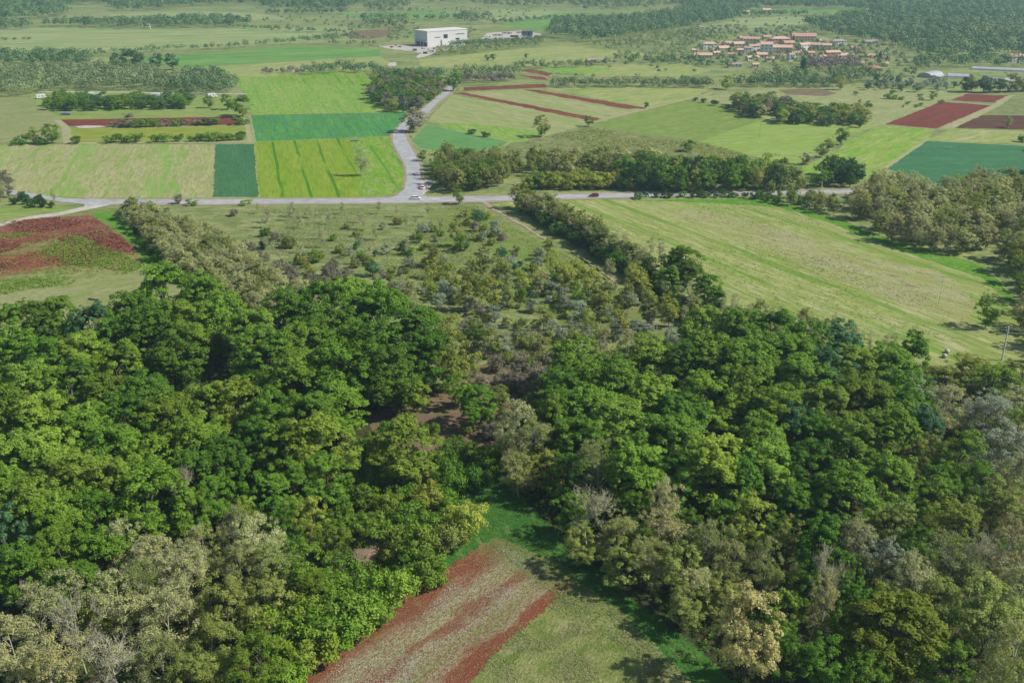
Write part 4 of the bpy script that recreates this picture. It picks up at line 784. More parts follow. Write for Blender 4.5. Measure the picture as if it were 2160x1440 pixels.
o = fill([(1820, 190), (1840, 170), (1990, 172), (2030, 192), (1940, 197)], 11, [('mid', 'silver', 3), ('mid', 'blue', 1)], (5, 6.5), 0, (1.0, 1.3)); label_rows(o, 'of the grey orchard', 'grey trees of the orchard', None)
hedge_line([(2025, 194), (2080, 196), (2200, 192)], 6.5, [('mid', 'dark', 3), ('midlo', 'olivey', 2)], (10, 14), 'of the hedge above the small red field', 'trees of the hedge above the small red field', 1, (1.1, 1.4))
hedge_line([(235, 150), (280, 143), (375, 148)], 16, [('mid', 'blue', 1)], (12, 15), 'of the tall round row above the campsite', 'tall round trees above the campsite', 1, (1.0, 1.2))

# ------------------------------------------------------------------ far woods: countless, one object per wood
def far_wood(name, polys, sp, hr, look, q=34, lsz=1.7, dens=1.0, asp=(.38, .55)):
    P0, N, T, trunkV, sz = [], [], [], [], []
    for poly in polys:
        q2 = [(p.x, p.y) for p in (P(u, v) for u, v in poly)]
        xs = [a for a, _ in q2]; ys = [b for _, b in q2]; y = min(ys); r = 0
        while y < max(ys):
            x = min(xs)+(r % 2)*sp*.5
            while x < max(xs):
                a, b = x+R.uniform(-.45, .45)*sp, y+R.uniform(-.45, .45)*sp
                if R.random() < dens and inpoly((a, b), q2):
                    h = R.uniform(*hr); rad = h*R.uniform(*asp); n = q
                    d = rng.normal(size=(n, 3)); d /= np.linalg.norm(d, axis=1, keepdims=True); d[:, 2] = np.abs(d[:, 2])*1.15-.35
                    k = 1+.22*np.sin(d[:, 0:1]*5+a)*np.cos(d[:, 1:2]*4+b)
                    p = np.array([a, b, h*.52])+d*np.array([rad, rad, h*.48])*rng.uniform(.75, 1.05, (n, 1))*k
                    P0.append(p); N.append(d+rng.normal(size=(n, 3))*.22); T.append(np.clip(R.random()*1.2-.1+rng.normal(size=n)*.08, 0, 1))
                x += sp
            y += sp*.87; r += 1
    V, Fi, t = leaves(np.concatenate(P0), np.concatenate(N), lsz, np.concatenate(T))
    me = mesh_np(name, V, 4, Fi, t)
    return link(name, me, None, [LM[look]])
LM['fardeep'] = leaf_mat('far wood foliage', (.065, .145, .045), (.16, .26, .10), .1, 0, 0)
LM['farmix'] = leaf_mat('far mixed foliage', (.10, .17, .055), (.26, .32, .14), .1, 0, 0)
LM['farmauve'] = leaf_mat('far mauve foliage', (.14, .115, .10), (.22, .19, .16), .1, 0, 0)
LM['farlight'] = leaf_mat('far light foliage', (.16, .23, .07), (.29, .34, .13), .1, 0, 0)
def wood(label, *a, **k):
    return tag(far_wood(*a, **k), label, 'wood', kind='stuff')
wood('far wood across the top left horizon', 'far_wood', [[(-300, -25), (800, -25), (760, 14), (700, 26), (560, 22), (540, 10), (420, 14), (330, 22), (240, 26), (230, 12), (150, 12), (140, 36), (60, 44), (-300, 44)]], 17, (11, 18), 'fardeep', 100, 1.9)
wood('dark wood belt above the far pale field', 'far_wood', [[(70, 56), (230, 50), (400, 44), (470, 42), (540, 52), (470, 60), (220, 62)], [(-200, 52), (70, 56), (60, 64), (-200, 66)]], 13, (9, 14), 'fardeep', 90, 1.6)
wood('dense dark belt at the left below the far field', 'far_wood', [[(-200, 122), (130, 120), (195, 126), (190, 142), (90, 141), (-200, 143)]], 10.5, (8, 13), 'fardeep', 120, 1.25)
wood('thin tree line crossing the left far fields', 'hedgerow', [[(130, 121), (160, 116), (300, 110), (480, 100), (600, 91), (700, 80), (760, 76), (760, 80), (700, 85), (600, 95), (480, 104), (300, 114), (165, 121)]], 9, (5, 8), 'fardeep', 57, 1.05)
wood('scrub mass between far field and factory', 'scrub', [[(640, 84), (700, 74), (760, 76), (800, 90), (790, 102), (700, 96)], [(700, 60), (760, 48), (870, 50), (880, 64), (1000, 64), (1010, 84), (990, 90), (985, 70), (875, 68), (860, 88), (800, 92), (830, 68), (740, 64)]], 13, (3, 7), 'farmix', 45, 1.18, dens=.6)
wood('woods behind the left campsite', 'campsite_wood', [[(-200, 208), (-200, 150), (60, 156), (200, 150), (330, 150), (345, 176), (430, 168), (490, 185), (500, 194), (400, 196), (250, 192), (90, 196), (40, 206)]], 9, (8, 13), 'farmix', 170, 0.95)
wood('dark grove right of the campsite yard', 'campsite_grove', [[(400, 160), (450, 158), (500, 180), (505, 194), (430, 204), (370, 197), (350, 190), (380, 178)]], 8.5, (8, 12), 'fardeep', 170, 0.9)
wood('big dark wood right of the factory', 'factory_wood', [[(1157, 82), (1170, 56), (1337, 46), (1440, 30), (1560, 26), (1560, 44), (1440, 66), (1320, 86), (1240, 93), (1187, 84)]], 12.5, (12, 18), 'fardeep', 130, 1.4)
wood('light green scrub wood below the dark factory wood', 'scrub_wood', [[(1232, 94), (1330, 88), (1440, 68), (1500, 66), (1480, 90), (1440, 104), (1280, 108)], [(1290, 122), (1440, 108), (1470, 124), (1430, 138), (1380, 132)]], 11, (5, 9), 'farlight', 64, 1.05, dens=.8)
wood('light trees in front of the factory hedge', 'roadside_wood', [[(912, 118), (925, 108), (1000, 106), (1150, 90), (1155, 96), (1060, 106), (1000, 114), (930, 121)]], 8, (5, 9), 'farlight', 76, 0.93)
wood('clipped dark conifer hedge right of the factory', 'conifer_hedge', [[(950, 98), (1080, 90), (1150, 84), (1152, 88), (1080, 95), (990, 101), (952, 102)]], 5, (6, 8), 'fardeep', 64, 0.93)
wood('wooded plain across the centre horizon', 'far_wood', [[(800, -25), (1440, -25), (1440, 14), (1350, 22), (1190, 14), (1100, 20), (980, 10), (860, 8), (870, 30), (790, 30), (760, 20)], [(950, 38), (1010, 36), (1040, 48), (1030, 58), (990, 54)], [(757, 43), (860, 45), (870, 60), (770, 62)], [(1180, 14), (1300, 10), (1340, 20), (1240, 24)]], 18, (9, 15), 'farmix', 80, 1.8, dens=.75)
wood('great wood over the right horizon', 'far_wood', [[(1440, -25), (2400, -25), (2400, 132), (2160, 128), (2080, 130), (1990, 128), (1900, 118), (1880, 100), (1800, 88), (1720, 74), (1690, 56), (1860, 30), (1760, 22), (1640, 20), (1560, 30), (1440, 30)]], 14.5, (11, 19), 'fardeep', 120, 1.55, dens=.93)
wood('yellowish wood patch inside the right hill wood', 'far_wood', [[(2010, 82), (2060, 68), (2150, 62), (2200, 80), (2100, 92)]], 11, (12, 17), 'farlight', 76, 1.36)
wood('garden trees among the village houses', 'village_trees', [[(1440, 66), (1560, 58), (1690, 62), (1730, 80), (1660, 84), (1560, 86), (1470, 92), (1440, 110)], [(1470, 100), (1560, 90), (1740, 90), (1820, 110), (1830, 135), (1700, 138), (1600, 136), (1500, 134), (1460, 120)], [(1440, 124), (1500, 128), (1540, 112), (1580, 134), (1540, 146), (1440, 140)],
      [(1740, 84), (1860, 96), (1900, 118), (1960, 130), (1960, 158), (1900, 170), (1820, 168), (1780, 150), (1830, 128), (1760, 112), (1730, 96)], [(1660, 136), (1740, 130), (1810, 140), (1830, 170), (1770, 176), (1650, 168), (1600, 152)]], 14, (4, 7.5), 'farmix', 90, 1.0, dens=.8)
wood('tree belt between village and greenhouses', 'village_belt', [[(1930, 128), (2060, 130), (2160, 134), (2300, 136), (2300, 146), (2060, 142), (1990, 146), (1930, 146)]], 10, (7, 12), 'fardeep', 76, 1.12)
wood('scattered scrub on the far right plain', 'scrub', [[(1440, 34), (1700, 30), (1680, 60), (1440, 66)], [(1200, 60), (1240, 96), (1230, 90)], [(870, 14), (1180, 24), (1050, 48), (880, 44)], [(1260, 134), (1480, 128), (1540, 160), (1440, 176), (1160, 162)], [(540, 26), (760, 20), (740, 60), (560, 58)]], 24, (2.5, 6), 'farmix', 38, 1.18, dens=.5)

def hedge(label, *a, **k):
    return tag(far_wood('hedge', *a, **k), label, 'hedge')
hedge('dark dense hedge in front of the village', [[(1543, 178), (1640, 176), (1770, 180), (1772, 187), (1700, 186), (1545, 184)]], 5.5, (6, 10), 'fardeep', 90, .95)
hedge('long hedge between the striped meadow and the village fields', [[(1158, 180), (1330, 179), (1500, 182), (1502, 188), (1330, 186), (1158, 187)]], 5.5, (5, 9), 'farmix', 90, .9)
hedge('mauve grey hedge above the red strip by the road tree', [[(968, 170), (1080, 168), (1082, 175), (968, 176)]], 5.5, (5, 8), 'farmauve', 90, .9)
hedge('dark hedge behind the mauve grey one', [[(962, 158), (1095, 156), (1096, 163), (962, 166)]], 6, (7, 11), 'farmix', 80, 1.0)
hedge('dark hedge at the back of the side road copse', [[(790, 156), (860, 162), (940, 160), (938, 170), (860, 176), (795, 166)]], 6.5, (7, 10), 'fardeep', 80, 1.0)
hedge('clump of dark and mauve trees above the bright field', [[(640, 152), (720, 146), (790, 146), (800, 154), (720, 156), (645, 159)]], 7, (6, 11), 'fardeep', 80, 1.0)
hedge('faint mauve bush line left of the dark clump', [[(540, 152), (640, 150), (640, 156), (545, 158)]], 7, (3, 6), 'farmauve', 70, .9)
hedge('row of dark shrubs crossing the fields below the stone farmhouse', [[(1080, 140), (1180, 140), (1300, 134), (1300, 138), (1180, 146), (1082, 146)]], 7, (4, 8), 'farmix', 70, 1.0)
hedge('dark hedge left of the village hedge', [[(1440, 176), (1500, 176), (1500, 186), (1440, 186)]], 6, (5, 8), 'fardeep', 80, .95)
hedge('leafless purple grey tree mass in the village', [[(1690, 138), (1800, 138), (1810, 150), (1790, 156), (1700, 150)]], 8, (8, 12), 'farmauve', 80, 1.1)
hedge('dark hedge behind the stone farmhouse', [[(1300, 126), (1480, 130), (1490, 138), (1400, 140), (1300, 132)]], 9, (5, 9), 'fardeep', 70, 1.1)
hedge('light leafy trees behind the dark village hedge', [[(1580, 168), (1660, 160), (1700, 166), (1690, 176), (1590, 176)]], 8, (8, 12), 'farlight', 80, 1.1)
hedge('mid green trees right of the cedar', [[(1740, 164), (1850, 160), (1860, 172), (1760, 180)]], 8, (8, 12), 'farmix', 80, 1.1)

hedge('thin far hedge line right of the far pale field', [[(490, 58), (600, 64), (740, 70), (740, 72), (600, 67), (490, 60)]], 9, (4, 8), 'fardeep', 50, 1.3)
hedge('thin far hedge along the upper left plain', [[(560, 29), (740, 27), (740, 30), (560, 32)]], 12, (6, 10), 'fardeep', 50, 1.7)
hedge('thin far hedge across the plain beyond the factory', [[(760, 37), (900, 41), (1040, 36), (1040, 38), (900, 44), (760, 40)]], 11, (5, 9), 'fardeep', 50, 1.6)
hedge('far hedge line behind the pale plot above the village', [[(1450, 35), (1700, 31), (1700, 34), (1450, 38)]], 11, (6, 10), 'fardeep', 50, 1.6)
hedge('far hedge line bounding the bright far green field', [[(1040, 49), (1180, 38), (1350, 40), (1350, 42), (1180, 41), (1040, 52)]], 10, (4, 8), 'farmix', 50, 1.5)
hedge('far hedge crossing the left pale field in its middle', [[(0, 84), (70, 83), (70, 85), (0, 86)]], 8, (2, 4), 'fardeep', 50, 1.2)

# ------------------------------------------------------------------ ground cover nobody could count
def cover(name, poly, n, size, h, mat, label, cat='ground cover', blades=5, patch=None):
    q = [(p.x, p.y) for p in (P(u, v) for u, v in poly)]; xs = [a for a, _ in q]; ys = [b for _, b in q]; pts = []
    while len(pts) < n:
        a, b = R.uniform(min(xs), max(xs)), R.uniform(min(ys), max(ys))
        if inpoly((a, b), q) and (patch is None or R.random() < patch(a, b)): pts.append((a, b))
    pts = np.repeat(np.array(pts), blades, 0); m = len(pts)
    hh = rng.uniform(.2, 1, (m, 1))*h
    p = np.concatenate([pts+rng.normal(size=(m, 2))*size*.8, hh], 1)
    N = rng.normal(size=(m, 3))*.6+np.array([0, 0, .8])
    V, Fi, t = leaves(p, N, size, np.clip(np.repeat(rng.uniform(0, 1, m//blades), blades)+rng.normal(size=m)*.15, 0, 1))
    return tag(link(name, mesh_np(name, V, 4, Fi, t), None, [mat]), label, cat, kind='stuff')
def vn(s, ox):
    def f(a, b):
        v = math.sin(a/s+ox)+math.sin(b/s*1.3+ox*2+math.sin(a/s*.7)*1.5)+math.sin((a+b)/s*.6+ox*3)
        return 1 if v > .3 else (.25 if v > -.5 else .05)
    return f
cover('undergrowth', [(-100, 700), (640, 720), (900, 800), (770, 900), (960, 1010), (1000, 1090), (830, 1240), (520, 1480), (-200, 1500)], 9000, .38, 1.1, LM['deep'], 'dark leafy undergrowth below the left wood', 'undergrowth', 7)
cover('undergrowth', [(1180, 790), (1480, 720), (1900, 780), (2300, 800), (2400, 1500), (1560, 1460), (1420, 1290), (1220, 1150), (1080, 1040)], 9000, .38, 1.1, LM['deep'], 'dark leafy undergrowth below the right wood', 'undergrowth', 7)
cover('undergrowth', [(700, 1000), (960, 980), (1010, 1090), (920, 1190), (830, 1250), (600, 1450), (560, 1400), (740, 1200)], 2500, .34, .9, LM['green'], 'low green brambles between the shrubs', 'undergrowth', 7)
cover('grass_tufts', [(1205, 1220), (1300, 1280), (1420, 1400), (1500, 1480), (940, 1500), (1050, 1370)], 6000, .17, .25, leaf_mat('pale grass blades', (.21, .26, .08), (.37, .36, .18), .2, 0, 0), 'pale grass tufts in the bottom meadow', 'grass', 4, vn(1.7, 2.))
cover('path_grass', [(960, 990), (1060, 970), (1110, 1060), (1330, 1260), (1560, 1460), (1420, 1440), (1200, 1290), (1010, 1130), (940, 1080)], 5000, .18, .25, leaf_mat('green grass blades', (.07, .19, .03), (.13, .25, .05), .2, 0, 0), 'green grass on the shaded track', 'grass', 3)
cover('rough_grass', [(440, 445), (1010, 436), (1110, 500), (1200, 560), (1100, 640), (900, 620), (700, 600), (560, 560)], 6000, .36, .5, leaf_mat('rough pale grass', (.22, .26, .09), (.34, .36, .17), .3, 0, 0), 'rough pale grass in the open grove', 'grass', 4, vn(10., 3.))
cover('white_flowers', [(860, 1330), (960, 1220), (1060, 1150), (1150, 1195), (1130, 1240), (1000, 1330), (900, 1440), (800, 1560), (560, 1560), (700, 1410)], 8000, .11, .3, leaf_mat('white petals', (.42, .44, .30), (.62, .63, .52), .2, 0, 0), 'small white flowers in the red stony field', 'flowers', 2, vn(3.2, 1.))
cover('clods', [(500, 1540), (720, 1352), (833, 1252), (1047, 1140), (1203, 1208), (1050, 1372), (900, 1540)], 5000, .16, .15, leaf_mat('red clods', (.15, .06, .035), (.31, .16, .10), 0, 0, 0), 'red clods and stones on the stony field', 'clods', 3, vn(2.6, 4.))
cover('clay_clods', [(-100, 480), (100, 460), (190, 455), (285, 520), (296, 550), (150, 560), (-100, 600)], 4500, .5, .45, leaf_mat('red clay lumps', (.13, .038, .025), (.24, .09, .06), 0, 0, 0), 'lumps of red clay on the left field', 'clods', 3, vn(5.6, 4.))
cover('field_weeds', [(500, 1540), (720, 1350), (833, 1250), (1047, 1140), (1200, 1208), (1050, 1372), (900, 1540)], 3500, .16, .25, leaf_mat('weed leaves', (.14, .17, .05), (.26, .27, .12), .2, 0, 0), 'low green weeds in the red stony field', 'weeds', 2, vn(2.1, 3.))
cover('meadow_tufts', [(1150, 440), (1250, 425), (1600, 422), (1850, 500), (2100, 600), (2140, 700), (1850, 740), (1540, 680), (1400, 580)], 3000, .34, .3, LM['fresh'], 'darker grass tufts scattered in the hay meadow', 'grass', 3, vn(13., 7.))
cover('straw_tufts', [(1390, 440), (1500, 445), (1620, 475), (1800, 540), (1980, 570), (2060, 640), (2040, 680), (1900, 640), (1700, 560), (1480, 480)], 1500, .32, .2, leaf_mat('dry straw', (.45, .43, .25), (.60, .56, .36), .2, 0, 0), 'dry straw tufts in the middle of the hay meadow', 'grass', 3, vn(9., 2.))
cover('clay_weeds', [(-100, 505), (60, 492), (170, 500), (250, 535), (310, 560), (240, 590), (60, 612), (-100, 640)], 3000, .42, .7, LM['fresh'], 'rough green weeds on the red clay field', 'weeds', 6, vn(8., 2.))
cover('grove_scrub', [(850, 480), (1000, 440), (1200, 540), (1440, 700), (1240, 900), (1060, 820), (900, 680), (780, 600)], 5000, .30, .6, LM['yellow'], 'low dry scrub between the olive trees', 'scrub', 6, vn(9., 5.))
cover('grove_scrub', [(960, 700), (1240, 700), (1240, 880), (1050, 880)], 1800, .3, .9, LM['mauve'], 'low grey bramble below the olive grove', 'scrub', 7, vn(5., 1.))
cover('slope_scrub', [(1070, 310), (1240, 272), (1480, 300), (1620, 345), (1200, 345), (1000, 340)], 1800, .6, 1.0, LM['olivey'], 'rough scrub on the slope below the striped meadow', 'scrub', 6, vn(11., 4.))

# ------------------------------------------------------------------ built things
def box_mesh(name, parts):
    """parts: list of (x0,y0,z0,x1,y1,z1)"""
    V, Fc = [], []
    for x0, y0, z0, x1, y1, z1 in parts:
        o = len(V); V += [(x0,y0,z0),(x1,y0,z0),(x1,y1,z0),(x0,y1,z0),(x0,y0,z1),(x1,y0,z1),(x1,y1,z1),(x0,y1,z1)]
        Fc += [(o+3,o+2,o+1,o),(o+4,o+5,o+6,o+7),(o,o+1,o+5,o+4),(o+1,o+2,o+6,o+5),(o+2,o+3,o+7,o+6),(o+3,o,o+4,o+7)]
    me = bpy.data.meshes.new(name); me.from_pydata(V, [], Fc); me.update(); return me
def part(name, boxes, mat, parent): return link(name, box_mesh(name, boxes), parent, [mat])
def poly_mesh(name, V, Fc): me = bpy.data.meshes.new(name); me.from_pydata(V, [], Fc); me.update(); return me
GLASS = plain('dark window glass', (.03, .035, .045), .15, 0, .1, 2, .6)
WHITE = plain('white render wall', (.66, .65, .62), .85, 0, .06, .6); CREAM = plain('cream render wall', (.60, .52, .40), .85, 0, .08, .6)
PEACH = plain('peach render wall', (.62, .44, .32), .85, 0, .08, .6); PINK = plain('salmon render wall', (.60, .33, .26), .85, 0, .08, .6); STONE = plain('grey stone wall', (.36, .34, .30), .9, 0, .25, 2)
TERRA = plain('terracotta tiles', (.47, .27, .20), .85, 0, .3, 1.2); TERRA2 = plain('faded terracotta tiles', (.56, .36, .28), .85, 0, .25, 1.2); GREYR = plain('grey brown roof tiles', (.33, .27, .24), .85, 0, .25, 1.2); REDR = plain('red orange tiles', (.47, .21, .14), .85, 0, .25, 1.2)
SHUT = plain('brown shutters', (.16, .10, .07), .7)
def house(px, py, wpx, storeys, wallm, roofm, yaw, label, hip=False, dep=.75, chim=1):
    p = P(px, py); s = scale_at(px, py); w = wpx/s/(abs(math.cos(yaw))+dep*abs(math.sin(yaw))); d = w*dep; h = 2.9*storeys
    r = empty('house', p, yaw); tag(r, label, 'house', 'houses of the village'); r.location.y += d*.5
    x, y = w/2, d/2
    part('wall', [(-x, -y, 0, x, y, h)], wallm, r)
    rh = min(w, d)*.24; e = .45
    if hip:
        V = [(-x-e, -y-e, h-.1), (x+e, -y-e, h-.1), (x+e, y+e, h-.1), (-x-e, y+e, h-.1), (-x+y, 0, h+rh), (x-y, 0, h+rh)]
        Fc = [(0, 1, 5, 4), (1, 2, 5), (2, 3, 4, 5), (3, 0, 4), (3, 2, 1, 0)]
    else:
        V = [(-x-e, -y-e, h-.15), (x+e, -y-e, h-.15), (x+e, y+e, h-.15), (-x-e, y+e, h-.15), (-x-e, 0, h+rh), (x+e, 0, h+rh)]
        Fc = [(0, 1, 5, 4), (2, 3, 4, 5), (1, 2, 5), (3, 0, 4), (3, 2, 1, 0)]
    rf = link('roof', poly_mesh('roof', V, Fc), r, [roofm])
    if chim: part('chimney', [(x*.3, y*.1, h+rh*.4, x*.3+.7, y*.1+.7, h+rh+1.0)], wallm, rf)
    n = max(2, int(w/3.2))
    for st in range(storeys):
        for i in range(n):
            cx = -x+(i+.5)*w/n; z = 1.0+2.9*st
            if st == 0 and i == n//2: part('door', [(cx-.5, -y-.06, 0, cx+.5, -y+.02, 2.1)], SHUT, r)
            else: part('window', [(cx-.5, -y-.05, z, cx+.5, -y+.02, z+1.25)], GLASS, r)
        for sgn in (-1, 1):
            xs = sgn*x; part('window', [(min(xs-.04*sgn, xs+.05*sgn), -.5, 1.+2.9*st, max(xs-.04*sgn, xs+.05*sgn), .5, 2.25+2.9*st)], GLASS, r)
    return r
HS = [
 (1497, 105, 25, 2, WHITE, TERRA2, .15, True, 'white hip roofed house standing apart at the village left end'),
 (1535, 98, 22, 1, PEACH, TERRA2, -.3, False, 'low terracotta roofed house right of the white hip roofed one'),
 (1527, 108, 21, 1, CREAM, TERRA2, .25, False, 'low pinkish roofed house right below the white hip roofed one'),
 (1560, 99, 20, 1, PEACH, TERRA2, .1, False, 'small house with faded roof before the long terracotta roof'),
 (1585, 94, 28, 2, CREAM, TERRA, -.12, False, 'long terracotta roofed house in the back row left'),
 (1593, 110, 26, 2, WHITE, TERRA, .3, False, 'white house with orange roof in the village centre'),
 (1618, 113, 22, 3, WHITE, TERRA2, -.2, False, 'tall white three storey house in the village centre'),
 (1646, 94, 32, 2, PINK, TERRA2, .1, True, 'wide salmon house with hipped roof in the back row'),
 (1651, 113, 34, 2, CREAM, TERRA2, -.15, False, 'long cream house with two rows of windows facing the fields'),
 (1588, 128, 24, 1, WHITE, TERRA2, .35, False, 'low white house with faded roof at the front left'),
 (1608, 122, 17, 1, PEACH, TERRA2, .0, False, 'small pink roofed house before the tall white house'),
 (1578, 114, 12, 2, WHITE, GREYR, .0, False, 'narrow white house beside the orange roofed centre house'),
 (1484, 123, 30, 1, CREAM, TERRA2, -.08, False, 'long low shed roofed building at the left front'),
 (1697, 88, 40, 2, CREAM, TERRA, -.05, False, 'longest terracotta roofed house at the top of the village'),
 (1698, 107, 26, 2, WHITE, TERRA2, .5, False, 'white gabled house below the longest terracotta roof'),
 (1722, 107, 28, 2, CREAM, TERRA2, -.45, False, 'peach gabled house right of the white gabled one'),
 (1769, 99, 27, 2, WHITE, GREYR, .2, True, 'house with grey brown hipped roof among trees'),
 (1757, 124, 26, 2, PINK, TERRA2, .15, False, 'bright salmon two storey house right of the centre'),
 (1775, 124, 16, 1, CREAM, TERRA2, .15, False, 'low annexe building right of the bright salmon house'),
 (1793, 122, 13, 1, PEACH, TERRA2, .0, False, 'tiny peach house furthest right of the salmon row'),
 (1838, 94, 24, 1, WHITE, GREYR, .1, False, 'whitish house alone before the hill wood'),
 (1832, 124, 25, 1, CREAM, TERRA, .1, True, 'terracotta house behind the dark tree at the village right'),
 (1845, 151, 28, 1, PEACH, REDR, -.1, True, 'red orange roofed house closest to the grey orchard'),
 (1669, 129, 14, 2, WHITE, GREYR, .4, False, 'pale grey gabled house above the dark cedar'),
 (1664, 103, 20, 2, PEACH, TERRA, .2, False, 'peach house between the salmon and long cream houses'),
 (2146, 133, 46, 2, WHITE, TERRA, .12, True, 'white villa with red hipped roof at the right picture edge'),
 (1248, 134, 22, 1, STONE, GREYR, .2, False, 'grey stone farmhouse alone in the middle fields'),
 (1274, 133, 14, 1, WHITE, GREYR, .0, False, 'small white outbuilding right of the stone farmhouse'),
 (1618, 30, 14, 2, CREAM, TERRA2, .0, False, 'tiny distant house in the far woods above the village'),
 (1575, 29, 9, 1, WHITE, TERRA2, .0, False, 'tiny distant white hut left of the far house'),
 (314, 62, 5, 2, WHITE, GREYR, .0, False, 'tiny distant white tower house above the far pale field'),
 (1480, 62, 12, 1, WHITE, GREYR, .1, False, 'small pale building alone behind the village scrub'),
 (1542, 143, 11, 1, STONE, GREYR, .2, False, 'small grey garden shed left in front of the village'),
 (1558, 142, 12, 1, WHITE, GREYR, -.1, False, 'small white garden shed in front of the village'),
 (1594, 143, 11, 1, CREAM, TERRA2, .1, False, 'small cream garden shed right in front of the village'),
 (1735, 126, 14, 1, CREAM, TERRA2, .3, False, 'low cream building between cedar and salmon house'),
 (1636, 104, 16, 1, WHITE, TERRA, .3, False, 'small white house behind the tall three storey one'),
 (1607, 101, 16, 1, PEACH, TERRA, -.3, False, 'small peach house behind the orange roofed centre house'),
 (1560, 112, 14, 1, STONE, TERRA2, .2, False, 'small stone house left of the narrow white house'),
 (1685, 118, 16, 1, WHITE, TERRA, -.2, False, 'small white house right of the long cream house'),
 (1512, 118, 15, 1, PEACH, TERRA2, .3, False, 'small peach cottage below the low pinkish house'),
 (1545, 121, 14, 1, WHITE, TERRA, -.2, False, 'small white cottage with terracotta roof below the narrow white house'),
 (1625, 131, 15, 1, CREAM, TERRA2, .2, False, 'low cream cottage in the front row below the long cream house'),
 (1648, 124, 13, 1, WHITE, TERRA, -.1, False, 'low white cottage between cedar and tall white house'),
 (1712, 118, 14, 1, PEACH, TERRA, .2, False, 'peach cottage below the white gabled house'),
 (1745, 108, 16, 2, CREAM, TERRA2, -.2, False, 'cream house right of the peach gabled house'),
 (1805, 108, 15, 1, WHITE, TERRA, .1, False, 'white cottage among trees right of the grey roofed house'),
 (1862, 120, 14, 1, PEACH, TERRA, .2, False, 'peach cottage right of the terracotta hip roof'),
 (1868, 141, 14, 1, WHITE, TERRA2, -.1, False, 'small white house right of the red orange roof'),
 (1815, 140, 13, 1, CREAM, TERRA, .0, False, 'cream cottage left of the red orange roof'),
 (1466, 112, 14, 1, CREAM, TERRA2, .1, False, 'cream cottage outermost on the left below the white hip roofed house'),
 (1620, 84, 16, 1, PEACH, TERRA, .1, False, 'peach cottage behind the back row of the village'),
 (1570, 86, 14, 1, WHITE, TERRA2, -.1, False, 'white cottage behind the back row left'),
 (1735, 92, 14, 1, WHITE, TERRA2, .1, False, 'white cottage right of the longest terracotta roof'),
]
for px_, py_, w_, st_, wm_, rm_, yw_, hp_, lb_ in HS:
    w_ *= 1.28 if 1480 < px_ < 1860 else 1
    house(px_, py_, w_, st_, wm_, rm_, yw_, lb_, hp_, .75 if w_ < 30 else .45, 1 if w_ > 12 else 0)

# the white factory hall
B = P(902, 99.5); Cc = P(986, 93); ang = math.atan2(Cc.y-B.y, Cc.x-B.x); Lf = (Cc-B).length
fr = empty('factory', B, ang); tag(fr, 'large white flat roofed factory hall with dark openings in a gravel yard', 'factory')
FW = plain('white factory cladding', (.55, .54, .52), .7, 0, .05, .3); FD = plain('dark loading opening', (.03, .03, .04), .8); FR = plain('pale factory roof', (.60, .59, .57), .8)
DP = 24.
part('wall', [(0, 0, 0, Lf, DP, 15.2)], FW, fr)
part('roof', [(-.4, -.4, 15.2, Lf+.4, DP+.4, 16.)], FR, fr)
part('loading_door', [(Lf*.40, -.15, 7.5, Lf*.50, .05, 11.5)], FD, fr)
part('window_strip', [(Lf*.18, -.12, 8.6, Lf*.33, .05, 9.3)], FD, fr)
part('window_strip', [(Lf*.70, -.12, 10.6, Lf*.93, .05, 11.3)], FD, fr)
part('opening', [(Lf*.70, -.13, 5.2, Lf*.80, .05, 7.0)], FD, fr)
part('ramp_wall', [(Lf*.34, -1.2, 0, Lf*.40, -.2, 6.5), (Lf*.40, -1.2, 0, Lf*.52, -.2, 4.4)], FW, fr)
for i, (a, b) in enumerate(((1, 7), (9, 12), (14, 21))):
    part('loading_door', [(-.12, a, .4, .05, b, 4.3 if i != 1 else 5.2)], FD if i == 1 else GLASS, fr)
part('canopy', [(-1.8, .5, 5.3, -.1, 22.5, 5.6)], FW, fr)

def tunnel(x0, y0, x1, y1, wid, label):
    a, b = P(x0, y0), P(x1, y1); L = (b-a).length; r = empty('polytunnel', a, math.atan2(b.y-a.y, b.x-a.x)); tag(r, label, 'greenhouse', 'polytunnels beside the orchard')
    V = []; k = 9; n = max(2, int(L/3))
    for i in range(n+1):
        for j in range(k): t = math.pi*j/(k-1); V.append((L*i/n, math.cos(t)*wid/2, math.sin(t)*wid*.30))
    Fc = [(i*k+j, i*k+j+1, (i+1)*k+j+1, (i+1)*k+j) for i in range(n) for j in range(k-1)]
    Fc += [tuple(range(k)), tuple(n*k+j for j in range(k))]
    me = poly_mesh('cover', V, Fc); link('cover', me, r, [plain('milky polythene', (.40, .40, .43), .5, 0, .08, .5)])
    fl = []
    for i in range(0, n+1, 2):
        fl.append(tube([(L*i/n, math.cos(math.pi*j/8)*(wid/2+.06), math.sin(math.pi*j/8)*(wid*.30+.06)) for j in range(9)], .05, .05, 4))
    Vt, Ft = tubes_join(fl); link('hoops', mesh_np('hoops', Vt, 4, Ft), r, [plain('galvanised hoop', (.4, .4, .42), .5, .5)])
tunnel(1950, 164, 1975, 159, 13, 'short milky polytunnel at the left behind the grey orchard')
tunnel(1998, 162, 2050, 164, 9, 'long milky polytunnel right of the short one behind the orchard')
tunnel(2050, 146, 2160, 151, 8, 'farther milky polytunnel below the red roofed villa')
tunnel(2075, 171, 2180, 172, 8, 'polytunnel half hidden behind the dark hedge')

